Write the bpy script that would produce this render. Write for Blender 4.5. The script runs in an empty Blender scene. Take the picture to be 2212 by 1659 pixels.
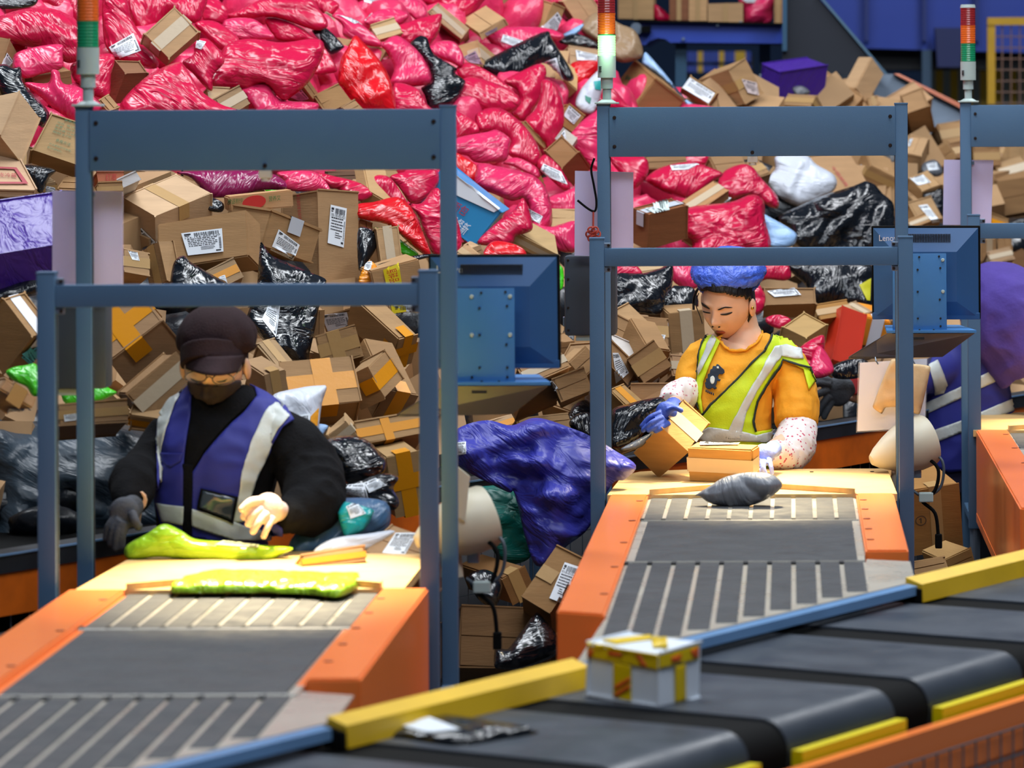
import bpy, bmesh, math, random
import numpy as np
from mathutils import Vector, Matrix, noise
from mathutils.bvhtree import BVHTree
from mathutils.geometry import delaunay_2d_cdt, interpolate_bezier

random.seed(7)
SC = bpy.context.scene
COL = SC.collection

# ------------------------------------------------------------------ camera
FPX, PX0, PY0, CAMZ, ROLL = 8000.0, 1710.0, 223.0, 2.2, 0.0047
cam_d = bpy.data.cameras.new('camera')
cam = bpy.data.objects.new('camera', cam_d)
COL.objects.link(cam)
cam.location = (0, 0, CAMZ)
cam.rotation_euler = (Matrix.Rotation(math.pi/2, 4, 'X') @ Matrix.Rotation(-ROLL, 4, 'Z')).to_euler()
cam_d.sensor_width = 36.0
cam_d.lens = FPX/2212*36.0
cam_d.shift_x = -(PX0-1106)/2212
cam_d.shift_y = -(829.5-PY0)/2212
cam_d.clip_end = 200
cam_d.dof.use_dof = True
cam_d.dof.focus_distance = 11.9
cam_d.dof.aperture_fstop = 4.2
SC.camera = cam

# ------------------------------------------------------------------ light and exposure
def srgb(h):
    h = h.lstrip('#')
    v = [int(h[i:i+2], 16)/255 for i in (0, 2, 4)]
    return [(c/12.92 if c <= .04045 else ((c+.055)/1.055)**2.4) for c in v]

world = bpy.data.worlds.new('hall_air'); SC.world = world
world.use_nodes = True
bg = world.node_tree.nodes['Background']
bg.inputs[0].default_value = (0.60, 0.70, 0.95, 1)
bg.inputs[1].default_value = 0.085

def area(name, loc, size, sizey, power, col, target):
    d = bpy.data.lights.new(name, 'AREA'); d.shape = 'RECTANGLE'
    d.size = size; d.size_y = sizey; d.energy = power; d.color = col
    o = bpy.data.objects.new(name, d); COL.objects.link(o)
    o.location = loc
    o.rotation_euler = (Vector(target)-Vector(loc)).to_track_quat('-Z', 'Y').to_euler()
    return o
# rows of ceiling lamps of the hall and the daylight of its roof strip
area('roof_light_strip', (-2.0, 12.0, 7.8), 9, 1.2, 650, (0.90, 0.95, 1.0), (-1.5, 12.5, 1.0))
area('roof_light_strip', (3.0, 14.5, 7.8), 9, 1.2, 480, (0.93, 0.96, 1.0), (1.0, 14.5, 1.0))
area('roof_light_strip', (1.0, 5.0, 7.0), 8, 1.2, 330, (0.85, 0.92, 1.0), (0.0, 9.0, 1.2))

SC.view_settings.view_transform = 'Standard'
SC.view_settings.look = 'None'
SC.view_settings.gamma = 1.0
SC.view_settings.use_curve_mapping = False
SC.view_settings.exposure = 0.0

# ------------------------------------------------------------------ helpers
def P(px, py, Y):
    """world point at depth Y that the photograph shows at pixel (px, py)"""
    c, s = math.cos(ROLL), math.sin(ROLL)
    x, y = px-PX0, py-PY0
    u, v = x*c-y*s, x*s+y*c
    return Vector((u*Y/FPX, Y, CAMZ-v*Y/FPX))

ZONES = {1: (0, 0, 3.687), 2: (500, 0, 3.687), 3: (900, 0, 3.687), 4: (1300, 0, 3.687), 5: (1712, 0, 4.424),
         6: (0, 350, 3.687), 7: (400, 350, 3.687), 8: (850, 350, 3.687), 9: (1250, 350, 3.687), 10: (1612, 350, 3.687),
         11: (0, 600, 5.53), 12: (180, 620, 2.765), 13: (580, 650, 2.764), 14: (880, 850, 2.764), 15: (1300, 560, 3.016),
         16: (1750, 700, 3.017), 17: (0, 1100, 2.458), 18: (1180, 980, 2.458), 19: (600, 1300, 2.458), 20: (1400, 1200, 2.724),
         21: (1820, 460, 3.319), 22: (960, 960, 4.606), 0: (0, 0, 1.0)}
def zp(z, p):
    x0, y0, s = ZONES[z]
    return (x0+p[0]/s, y0+p[1]/s)
def zl(z, pts):
    return [zp(z, p) for p in pts]

def tag(o, label, cat, group=None, kind=None):
    o['label'] = label; o['category'] = cat
    if group: o['group'] = group
    if kind: o['kind'] = kind
    return o

def empty(name, loc):
    o = bpy.data.objects.new(name, None); COL.objects.link(o)
    o.location = loc; o.empty_display_size = .05
    return o

def link(name, me, mat=None, parent=None, color=None):
    o = bpy.data.objects.new(name, me); COL.objects.link(o)
    if mat is not None and len(me.materials) == 0:
        for m in (mat if isinstance(mat, (list, tuple)) else [mat]):
            me.materials.append(m)
    if parent is not None: o.parent = parent
    if color is not None: o.color = (*color, 1)
    return o

def mesh_obj(name, verts, faces, mat=None, parent=None, color=None, smooth=False, origin=None, fmat=None):
    """verts in world space; the object sits at origin (default: its own centre) or under its parent"""
    verts = [Vector(v) for v in verts]
    if parent is not None:
        off = wloc(parent)
    else:
        if origin is None:
            a = np.array(verts); mn, mx = a.min(0), a.max(0)
            origin = ((mn[0]+mx[0])/2, (mn[1]+mx[1])/2, mn[2])
        off = Vector(origin)
    me = bpy.data.meshes.new(name)
    me.from_pydata([tuple(v-off) for v in verts], [], [tuple(f) for f in faces])
    if smooth:
        me.polygons.foreach_set('use_smooth', [True]*len(me.polygons))
    me.update()
    o = link(name, me, mat, parent, color)
    if fmat is not None:
        me.polygons.foreach_set('material_index', fmat)
    if parent is None: o.location = off
    return o

def wloc(o):
    v = Vector((0, 0, 0))
    while o is not None:
        v = v+o.location; o = o.parent
    return v

class MB:
    """collects boxes, tubes and prisms in world space into one mesh"""
    def __init__(s): s.v = []; s.f = []
    def add(s, vs, fs):
        n = len(s.v); s.v += [Vector(v) for v in vs]; s.f += [tuple(i+n for i in f) for f in fs]; return s
    def box(s, lo, hi, bev=0.0, M=None):
        lo, hi = Vector(lo), Vector(hi)
        bm = bmesh.new(); bmesh.ops.create_cube(bm, size=1)
        for v in bm.verts:
            v.co = Vector([(lo[i]+hi[i])/2+v.co[i]*(hi[i]-lo[i]) for i in range(3)])
        if bev > 0:
            bmesh.ops.bevel(bm, geom=bm.edges[:], offset=bev, segments=2, affect='EDGES', profile=.6)
        bm.verts.index_update()
        vs = [v.co.copy() for v in bm.verts]; fs = [[v.index for v in f.verts] for f in bm.faces]
        bm.free()
        if M is not None: vs = [M @ v for v in vs]
        return s.add(vs, fs)
    def cyl(s, a, b, r, r2=None, n=16, cap=True):
        a, b = Vector(a), Vector(b); r2 = r if r2 is None else r2
        d = (b-a).normalized(); q = d.to_track_quat('Z', 'Y')
        vs = []
        for c, rr in ((a, r), (b, r2)):
            for i in range(n):
                t = 2*math.pi*i/n
                vs.append(c+q @ Vector((math.cos(t)*rr, math.sin(t)*rr, 0)))
        fs = [(i, (i+1) % n, n+(i+1) % n, n+i) for i in range(n)]
        if cap: fs += [tuple(range(n-1, -1, -1)), tuple(range(n, 2*n))]
        return s.add(vs, fs)
    def tube(s, pts, r, n=8):
        vs, fs = loft([(Vector(p), r, r) for p in pts], n)
        return s.add(vs, fs)
    def prism(s, pts, d):
        """polygon pts extruded by vector d"""
        n = len(pts); d = Vector(d)
        vs = [Vector(p) for p in pts]+[Vector(p)+d for p in pts]
        fs = [tuple(range(n)), tuple(range(2*n-1, n-1, -1))]+[(i, n+i, n+(i+1) % n, (i+1) % n) for i in range(n)]
        return s.add(vs, fs)
    def build(s, name, mat, parent=None, color=None, smooth=False, origin=None):
        o = mesh_obj(name, s.v, s.f, mat, parent, color, smooth, origin)
        bm = bmesh.new(); bm.from_mesh(o.data); bmesh.ops.recalc_face_normals(bm, faces=bm.faces); bm.to_mesh(o.data); bm.free()
        if smooth: shade_auto(o)
        return o

def shade_auto(o, ang=35):
    me = o.data
    me.polygons.foreach_set('use_smooth', [True]*len(me.polygons))
    try: me.set_sharp_from_angle(angle=math.radians(ang))
    except Exception: pass

def loft(rings, n=12, cap=True):
    """rings: (centre, rx, ry) swept along the path; rx across, ry along depth"""
    vs, fs = [], []
    m = len(rings)
    up = None
    for i, (c, rx, ry) in enumerate(rings):
        a = rings[max(i-1, 0)][0]; b = rings[min(i+1, m-1)][0]
        d = (b-a)
        d = d.normalized() if d.length > 1e-9 else Vector((0, 0, 1))
        ref = Vector((0, 1, 0)) if abs(d.y) < .9 else Vector((0, 0, 1))
        x = d.cross(ref).normalized(); y = x.cross(d).normalized()
        if up is not None and x.dot(up) < 0: x = -x; y = -y
        up = x
        for k in range(n):
            t = 2*math.pi*k/n
            vs.append(c+x*(math.cos(t)*rx)+y*(math.sin(t)*ry))
    for i in range(m-1):
        for k in range(n):
            fs.append((i*n+k, i*n+(k+1) % n, (i+1)*n+(k+1) % n, (i+1)*n+k))
    if cap:
        fs.append(tuple(range(n-1, -1, -1))); fs.append(tuple((m-1)*n+k for k in range(n)))
    return vs, fs

def bvh_of(o):
    L = wloc(o)
    return BVHTree.FromPolygons([v.co+L for v in o.data.vertices], [tuple(p.vertices) for p in o.data.polygons])

CAMP = Vector((0, 0, CAMZ))
def drape_pt(bvh, p, Y, off):
    w = P(p[0], p[1], Y)
    d = (w-CAMP).normalized()
    h = bvh.ray_cast(CAMP, d)
    if h[0] is None:
        q = bvh.find_nearest(w)
        if q[0] is None: return w
        # walk to the silhouette
        for _ in range(3):
            c = CAMP+d*((q[0]-CAMP).dot(d)); q = bvh.find_nearest(c)
        return q[0]+(q[1]*off if q[1].dot(d) < 0 else -q[1]*off)
    nrm = h[1] if h[1].dot(d) < 0 else -h[1]
    return h[0]+(nrm*.6-d*.7).normalized()*off

# ------------------------------------------------------------------ materials
MATS = {}
def mk(name, col=None, rough=.5, metal=0.0, spec=.5, var=0.0, vscale=8.0, bump=0.0, bscale=60.0, stretch=(1, 1, 1), objcol=False,
       trans=0.0, emit=None, estr=0.0, coat=0.0, bdist=0.0, rvar=0.0, sss=0.0, hue=0.0, alpha=1.0):
    if name in MATS: return MATS[name]
    m = bpy.data.materials.new(name); m.use_nodes = True
    nt = m.node_tree; N, Lk = nt.nodes, nt.links
    b = N['Principled BSDF']
    b.inputs['Roughness'].default_value = rough
    b.inputs['Metallic'].default_value = metal
    b.inputs['Specular IOR Level'].default_value = spec
    b.inputs['Coat Weight'].default_value = coat
    b.inputs['Coat Roughness'].default_value = .15
    b.inputs['Transmission Weight'].default_value = trans
    b.inputs['Alpha'].default_value = alpha
    if sss:
        b.inputs['Subsurface Weight'].default_value = sss
        b.inputs['Subsurface Radius'].default_value = (.012, .005, .003)
        b.inputs['Subsurface Scale'].default_value = 1.0
    base = None
    if objcol:
        oi = N.new('ShaderNodeObjectInfo'); base = oi.outputs['Color']
    else:
        b.inputs['Base Color'].default_value = (*srgb(col), 1)
    need = var or bump or rvar
    if need:
        tc = N.new('ShaderNodeTexCoord'); mp = N.new('ShaderNodeMapping')
        Lk.new(tc.outputs['Object'], mp.inputs['Vector']); mp.inputs['Scale'].default_value = stretch
        oi2 = N.new('ShaderNodeObjectInfo'); ad = N.new('ShaderNodeVectorMath'); ad.operation = 'ADD'
        mul = N.new('ShaderNodeMath'); mul.operation = 'MULTIPLY'; mul.inputs[1].default_value = 37.0
        Lk.new(oi2.outputs['Random'], mul.inputs[0])
        Lk.new(mp.outputs[0], ad.inputs[0]); Lk.new(mul.outputs[0], ad.inputs[1])
        vec = ad.outputs[0]
    if var:
        nz = N.new('ShaderNodeTexNoise'); nz.inputs['Scale'].default_value = vscale; nz.inputs['Detail'].default_value = 6
        Lk.new(vec, nz.inputs['Vector'])
        mr = N.new('ShaderNodeMapRange'); mr.inputs[1].default_value = .3; mr.inputs[2].default_value = .7
        mr.inputs[3].default_value = 1-var; mr.inputs[4].default_value = 1+var
        Lk.new(nz.outputs[0], mr.inputs[0])
        mx = N.new('ShaderNodeVectorMath'); mx.operation = 'SCALE'
        if base is not None: Lk.new(base, mx.inputs[0])
        else: mx.inputs[0].default_value = srgb(col)
        Lk.new(mr.outputs[0], mx.inputs['Scale'])
        Lk.new(mx.outputs[0], b.inputs['Base Color'])
    elif base is not None:
        Lk.new(base, b.inputs['Base Color'])
    if rvar:
        nz3 = N.new('ShaderNodeTexNoise'); nz3.inputs['Scale'].default_value = vscale*2; nz3.inputs['Detail'].default_value = 5
        Lk.new(vec, nz3.inputs['Vector'])
        mr3 = N.new('ShaderNodeMapRange'); mr3.inputs[1].default_value = .3; mr3.inputs[2].default_value = .7
        mr3.inputs[3].default_value = max(rough-rvar, .03); mr3.inputs[4].default_value = min(rough+rvar, 1)
        Lk.new(nz3.outputs[0], mr3.inputs[0]); Lk.new(mr3.outputs[0], b.inputs['Roughness'])
    if bump:
        n2 = N.new('ShaderNodeTexNoise'); n2.inputs['Scale'].default_value = bscale; n2.inputs['Detail'].default_value = 4
        n2.inputs['Distortion'].default_value = bdist
        Lk.new(vec, n2.inputs['Vector'])
        bp = N.new('ShaderNodeBump'); bp.inputs['Strength'].default_value = bump; bp.inputs['Distance'].default_value = .01
        Lk.new(n2.outputs[0], bp.inputs['Height']); Lk.new(bp.outputs[0], b.inputs['Normal'])
    if emit:
        b.inputs['Emission Color'].default_value = (*srgb(emit), 1); b.inputs['Emission Strength'].default_value = estr
    MATS[name] = m
    return m

def film_material(name, rough, crease, fine, coat=0.0, sheen=.5):
    """thin plastic film: long creases that run across the bag, and a fine crumple"""
    m = bpy.data.materials.new(name); m.use_nodes = True
    nt = m.node_tree; N, Lk = nt.nodes, nt.links
    b = N['Principled BSDF']
    b.inputs['Roughness'].default_value = rough
    b.inputs['Specular IOR Level'].default_value = sheen
    b.inputs['Coat Weight'].default_value = coat; b.inputs['Coat Roughness'].default_value = .12
    oi = N.new('ShaderNodeObjectInfo')
    Lk.new(oi.outputs['Color'], b.inputs['Base Color'])
    tc = N.new('ShaderNodeTexCoord')
    mul = N.new('ShaderNodeMath'); mul.operation = 'MULTIPLY'; mul.inputs[1].default_value = 53.0
    Lk.new(oi.outputs['Random'], mul.inputs[0])
    vr = N.new('ShaderNodeVectorRotate'); vr.rotation_type = 'Y_AXIS'
    Lk.new(tc.outputs['Object'], vr.inputs['Vector'])
    rot = N.new('ShaderNodeMath'); rot.operation = 'MULTIPLY'; rot.inputs[1].default_value = 6.28
    Lk.new(oi.outputs['Random'], rot.inputs[0]); Lk.new(rot.outputs[0], vr.inputs['Angle'])
    mp = N.new('ShaderNodeMapping'); mp.inputs['Scale'].default_value = (2.0, 4.0, 8.0)
    Lk.new(vr.outputs[0], mp.inputs['Vector'])
    ad = N.new('ShaderNodeVectorMath'); ad.operation = 'ADD'
    Lk.new(mp.outputs[0], ad.inputs[0]); Lk.new(mul.outputs[0], ad.inputs[1])
    n1 = N.new('ShaderNodeTexNoise'); n1.inputs['Scale'].default_value = 2.2; n1.inputs['Detail'].default_value = 3
    n1.inputs['Distortion'].default_value = 1.1
    Lk.new(ad.outputs[0], n1.inputs['Vector'])
    rid = N.new('ShaderNodeMath'); rid.operation = 'SUBTRACT'; rid.inputs[1].default_value = .5
    ab = N.new('ShaderNodeMath'); ab.operation = 'ABSOLUTE'
    Lk.new(n1.outputs[0], rid.inputs[0]); Lk.new(rid.outputs[0], ab.inputs[0])
    n2 = N.new('ShaderNodeTexNoise'); n2.inputs['Scale'].default_value = 20; n2.inputs['Detail'].default_value = 4
    n2.inputs['Distortion'].default_value = .6
    Lk.new(tc.outputs['Object'], n2.inputs['Vector'])
    b1 = N.new('ShaderNodeBump'); b1.inputs['Strength'].default_value = crease; b1.inputs['Distance'].default_value = .03
    Lk.new(ab.outputs[0], b1.inputs['Height'])
    b2 = N.new('ShaderNodeBump'); b2.inputs['Strength'].default_value = fine; b2.inputs['Distance'].default_value = .008
    Lk.new(n2.outputs[0], b2.inputs['Height']); Lk.new(b1.outputs[0], b2.inputs['Normal'])
    Lk.new(b2.outputs[0], b.inputs['Normal'])
    MATS[name] = m
    return m

STEEL = mk('blue_grey_paint', '#4b6a89', .5, spec=.35, var=.06, vscale=3, bump=.08, bscale=400)
STEEL_D = mk('dark_slot', '#0c0f14', .7)
ALU = mk('anodised_aluminium', '#7f8fa2', .38, metal=.7, var=.05)
SCREW = mk('dark_screw', '#2a1c16', .5, metal=.5)
ORANGE = mk('orange_paint', '#f5823e', .26, spec=.6, var=.02, vscale=3)
YELLOW = mk('yellow_paint', '#e0b41c', .42, var=.1, vscale=6)
WOOD = mk('plywood', '#d9b071', .5, var=.14, vscale=5, stretch=(2, 14, 2), rvar=.12)
BELT = mk('rubber_belt', '#3d3f42', .62, spec=.35, var=.15, vscale=9, bump=.12, bscale=500, rvar=.15)
BELT2 = mk('carrier_rubber', '#363d47', .42, spec=.4, var=.1, vscale=4, rvar=.1)
BLACK = mk('black_rubber', '#08090a', .85, spec=.12)
BED = mk('worn_steel_bed', '#b9b3a6', .3, metal=.25, var=.05, vscale=3, rvar=.08)
BLUEST = mk('bright_steel_strip', '#7ba6d6', .25, metal=.3, var=.06)
CREAM = mk('cream_plastic', '#cfc8b2', .45, var=.04)
PALE = mk('pale_grey_plastic', '#a9b9b6', .45)
WIRE = mk('galvanised_wire', '#6f7780', .45, metal=.6)
CONC = mk('concrete', '#4a4a4c', .8, var=.2, vscale=2)
DARKM = mk('dark_machine', '#14171d', .6)
# ------------------------------------------------------------------ the hall
def slab(name, lo, hi, mat):
    o = MB().box(lo, hi).build(name, mat)
    o['kind'] = 'structure'
    return o
slab('floor', (-14, -1, -.1), (16, 40, 0), CONC)
slab('wall_back', (-14, 34, 0), (16, 34.3, 9), mk('wall_paint', '#2a4468', .8, var=.1, vscale=.5))
slab('wall_left', (-14.3, -1, 0), (-14, 34.3, 9), mk('wall_side_paint', '#8a93a0', .8))
slab('wall_right', (16, -1, 0), (16.3, 34.3, 9), mk('wall_side_paint', '#8a93a0', .8))

# ------------------------------------------------------------------ induction stations
HB = 1.03                                   # height of the belts
U = Vector((.5025, .8646, 0)); NV = Vector((.8646, -.5025, 0))
STEP = Vector((1.2245, 2.107, 0))
GB = Vector((-.1224, 11.52, 0))
STN = {'left': GB-STEP+Vector((.011, 0, 0)), 'middle': GB.copy(), 'right': GB+STEP}
NAMES = {'left': 'in front of the worker in a brown cap', 'middle': 'in front of the woman in a blue cap', 'right': 'at the right edge of the picture'}
YS = -.493                                   # the low front portal stands this far in front of the tall one

def post(name, x, y, w, z0, z1, g, slot=1):
    m = MB().box((x-w/2, y-w/2, z0), (x+w/2, y+w/2, z1), .004)
    o = m.build(name, STEEL, g, smooth=True)
    s = MB()
    xs = x+slot*(w/2)
    s.box((xs-.001, y-.006, z0+.02), (xs+.0015, y+.006, z1-.08))
    s.build('slot', STEEL_D, o)
    c = MB().box((x-w/2-.001, y-w/2-.001, z1-.002), (x+w/2+.001, y+w/2+.001, z1+.004), .001)
    c.build('end_cap', STEEL, o)
    return o

def screw(x, y, z, g, r=.006, mat=None, name='screw'):
    o = MB().cyl((x, y, z), (x, y-.005, z), r, r*.7, 10).build(name, mat or SCREW, g)
    return o

def gate(key):
    o = STN[key]
    g = empty('portal_frame', (o.x, o.y, 0))
    tag(g, {'left': 'blue-grey steel portal frame over the brown-capped worker, nearest of three',
            'middle': 'blue-grey steel portal frame over the woman in the blue cap',
            'right': 'blue-grey steel portal frame cut off by the right edge'}[key], 'frame', 'portal frames of the sorting stations')
    x0, y0 = o.x, o.y
    for s in (-1, 1):
        post('tall_post', x0+s*.4625, y0, .040, .0, 2.196, g, -s)
        post('short_post', x0+s*.459, y0+YS, .044, .69, 1.799, g, -s)
        MB().cyl((x0+s*.459, y0+YS, 0), (x0+s*.459, y0+YS, .69), .018).cyl((x0+s*.459, y0+YS, 0), (x0+s*.459, y0+YS, .015), .05).build('levelling_foot', ALU, g)
        # side beams join the two portals
        MB().box((x0+s*.459-.016, y0+YS+.022, .70), (x0+s*.459+.016, y0-.02, .73), .003).build('side_beam', STEEL, g)
    p = MB().box((x0-.4445, y0-.026, 2.036), (x0+.4445, y0-.012, 2.190), .003).build('top_panel', STEEL, g, smooth=True)
    b = MB().box((x0-.4445, y0-.012, 2.172), (x0+.4445, y0+.03, 2.190)).box((x0-.4445, y0-.012, 2.036), (x0+.4445, y0+.02, 2.046)).build('panel_flange', STEEL, g)
    for s in (-1, 1):
        for z in (2.068, 2.158):
            screw(x0+s*.428, y0-.026, z, p)
    screw(x0+.0, y0-.026, 2.048, p)
    c = MB().box((x0-.437, y0+YS-.016, 1.717), (x0+.437, y0+YS+.016, 1.771), .003).build('crossbar', STEEL, g, smooth=True)
    for s in (-1, 1):
        MB().box((x0+s*.43-.012, y0+YS-.01, 1.772), (x0+s*.43+.012, y0+YS+.01, 1.787), .002).build('corner_bracket', ALU, g)
        MB().box((x0+s*.43-.012, y0+YS-.01, 1.70), (x0+s*.43+.012, y0+YS+.01, 1.716), .002).build('corner_bracket', ALU, g)
        for z in (1.78, 1.708):
            screw(x0+s*.424, y0+YS-.01, z, c, .005)
    # sensor under the panel
    sn = MB().box((x0-.016, y0-.025, 2.016), (x0+.016, y0+.0, 2.036), .002).cyl((x0, y0-.012, 2.016), (x0, y0-.012, 2.008), .012).build('sensor', mk('pale_sensor', '#c9bdb0', .4), g)
    # work lamp behind the panel, aimed at the loading table
    MB().box((x0-.20, y0+.035, 2.05), (x0+.20, y0+.085, 2.09), .004).build('lamp_housing', ALU, g)
    MB().box((x0-.19, y0+.04, 2.046), (x0+.19, y0+.08, 2.0495)).build('lamp_diffuser', mk('lamp_glass', '#fff3d8', .3, emit='#fff0cf', estr=6), g)
    d = bpy.data.lights.new('work_lamp', 'SPOT'); d.energy = {'left': 430, 'middle': 330, 'right': 200}[key]; d.color = (1, .82, .52)
    d.spot_size = math.radians(64); d.spot_blend = .75; d.shadow_soft_size = .06
    l = bpy.data.objects.new('work_lamp', d); COL.objects.link(l); l.parent = g
    l.location = (.02, .06, 2.035)
    l.rotation_euler = (Vector((0.06, -.40, 1.0))-Vector((.02, .06, 2.035))).to_track_quat('-Z', 'Y').to_euler()
    return g

def conveyor(key):
    o = STN[key]; x0, y0 = o.x, o.y
    g = empty('induction_conveyor', (o.x, o.y-1.3, 0))
    tag(g, {'left': 'orange-railed induction conveyor with grey belts below the left worker',
            'middle': 'orange-railed induction conveyor with grey belts below the woman in yellow',
            'right': 'orange-railed induction conveyor partly seen at the right edge'}[key], 'conveyor', 'induction conveyors feeding the sorter')
    dx = {'left': .04, 'middle': 0.0, 'right': -.035}[key]
    x0 += dx
    W = lambda x, y, z: (x0+x, y0+y, z)
    # loading table of plywood with two skirting strips
    t = [(-.43, -.50), (-.40, .10), (-.34, .20), (-.2, .25), (.2, .25), (.36, .22), (.43, .18), (.43, -.50), (.20, -.50), (.05, -.33), (-.05, -.33), (-.28, -.50)]
    tb = MB()
    tb.prism([W(x, y, HB-.012) for x, y in [(-.43, -.53), (-.41, .05), (-.36, .17), (-.2, .23), (.36 if key == 'left' else .42, .23), (.36 if key == 'left' else .43, -.53)]], (0, 0, .022))
    table = tb.build('loading_table', WOOD, g)
    st = MB().prism([W(x, y, HB+.010) for x, y in [(-.305, -.535), (-.305, -.49), (-.08, -.33), (-.06, -.36)]], (0, 0, .016))
    st.build('guide_strip', WOOD, g)
    MB().prism([W(x, y, HB+.010) for x, y in [(.305, -.535), (.305, -.49), (.06, -.33), (.04, -.36)]], (0, 0, .016)).build('guide_strip', WOOD, g)
    for k in range(5):
        MB().cyl(W(-.39+.19*k, .12, HB+.01), W(-.39+.19*k, .12, HB+.012), .006).build('screw', SCREW, table)
    # body under the belts
    MB().box(W(-.31, -1.98, .62), W(.31, .15, HB-.03)).build('machine_body', DARKM, g)
    for sx in (-1, 1):
        for yy in (-.1, -1.7):
            MB().box(W(sx*.26-.03, yy-.03, 0), W(sx*.26+.03, yy+.03, .63)).build('leg', STEEL, g)
    yR, yL = -2.573, -2.573-.62*1.7204
    def diag(x): return -2.573-(.357-x-dx-(.011 if key == 'left' else 0))*1.7204
    MB().prism([W(-.305, -.5, HB-.012), W(.305, -.5, HB-.012), W(.305, diag(.305)+.02, HB-.012), W(-.305, diag(-.305)+.02, HB-.012)], (0, 0, .0095)).build('belt_bed', BED, g)
    # ten narrow belts, then the wide one, then ten narrow belts cut along the sorter
    n = 10; pitch = .61/n
    for k in range(n):
        xa = -.305+pitch*k+.006; xb = xa+pitch-.012
        s = belt_strip(W(xa, -1.115, 0)[0], W(xb, 0, 0)[0], y0-1.115, y0-.40, HB)
        s.build('narrow_belt', BELT, g)
        xm = xa-.006
        MB().box(W(xm-.006, -1.112, HB-.008), W(xm+.006, -1.085, HB+.002)).build('belt_guide', STEEL_D, g)
        ye = max(diag(xb), diag(xa))+.03
        belt_strip(x0+xa, x0+xb, y0+ye, y0-2.075, HB).build('narrow_belt', BELT, g)
        MB().box(W(xm-.006, -2.11, HB-.008), W(xm+.006, -2.075, HB+.003)).build('belt_guide', STEEL_D, g)
    belt_strip(x0-.285, x0+.285, y0-2.045, y0-1.14, HB+.002).build('wide_belt', BELT, g)
    for yy in (-1.128, -2.06):
        MB().cyl(W(-.305, yy, HB-.004), W(.305, yy, HB-.004), .006, n=8).build('roller', mk('dull_steel', '#6f6d68', .4, metal=.5), g)
    # rails: broad orange boxes with a skewed nose
    for sx, yend in ((-1, -3.05), (1, -1.93)):
        xi, xo = sx*.308, sx*(.445 if (sx < 0 and key == 'left') else .42)
        nose = .10
        top = [W(xi, -.53, HB+.012), W(xo, -.53, HB+.012), W(xo, yend, HB+.012), W(xi, yend-(.06 if sx < 0 else .0), HB+.012)]
        r = MB().prism([(a, b, HB-.30) for a, b, c in top], (0, 0, .312)).build('side_rail', ORANGE, g)
        bm = bmesh.new(); bm.from_mesh(r.data); bmesh.ops.bevel(bm, geom=bm.edges[:], offset=.005, segments=2, affect='EDGES'); bm.to_mesh(r.data); bm.free()
        MB().box(W(min(xi, xo-sx*.08), yend-.10, HB-.3), W(max(xi, xo-sx*.08), yend-.002, HB-.045), .003).build('rail_nose', ORANGE, g)
        lip = MB().box(W(min(xi-sx*.02, xi), yend, HB-.012), W(max(xi-sx*.02, xi), -.55, HB-.002), .002).build('inner_lip', ORANGE if key == 'left' else BED, g)
        for k in range(5):
            yy = -.72-k*(abs(yend)-.9)/4.2
            MB().cyl(W(xi+sx*.018, yy, HB+.0115), W(xi+sx*.018, yy, HB+.0135), .010, n=10).build('screw', mk('rust_hole', '#7a3416', .8), r)
        MB().box(W(xo-.002, yend+.05, HB-.31), W(xo+.002, -.55, HB-.28)).build('rail_hem', ORANGE, g)
    # end plate and the steel strip along the sorter
    MB().prism([W(.27, diag(.27)+.02, HB-.008), W(.42, diag(.42)+.02, HB-.008), W(.42, -2.05, HB-.008), W(.31, -2.0, HB-.008)], (0, 0, .005)).build('end_plate', BED, g)
    MB().prism([W(-.335, diag(-.335)+.02, HB-.008), W(-.30, diag(-.30)+.02, HB-.008), W(-.30, -3.0, HB-.008), W(-.31, -3.1, HB-.008)], (0, 0, .005)).build('end_plate', BED, g)
    a = Vector(W(.40, diag(.40), 0)); b = Vector(W(-.44, diag(-.44), 0))
    q = NV*.026
    MB().prism([a+Vector((0, 0, HB-.002)), a+q+Vector((0, 0, HB-.006)), b+q+Vector((0, 0, HB-.006)), b+Vector((0, 0, HB-.002))], (0, 0, -.022)).build('edge_strip', BLUEST, g)
    return g

def belt_strip(xa, xb, ya, yb, z):
    """a flat belt with rounded turns at both ends"""
    r = .010
    prof = []
    for k in range(7):
        t = math.pi/2+math.pi*k/6
        prof.append((ya+r+math.cos(t)*r, z-r+math.sin(t)*r))
    for k in range(7):
        t = -math.pi/2+math.pi*k/6
        prof.append((yb-r+math.cos(t)*r, z-r+math.sin(t)*r))
    return MB().prism([(xa, y, zz) for y, zz in prof], (xb-xa, 0, 0))

for key in ('left', 'middle', 'right'):
    gate(key); conveyor(key)

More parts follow.
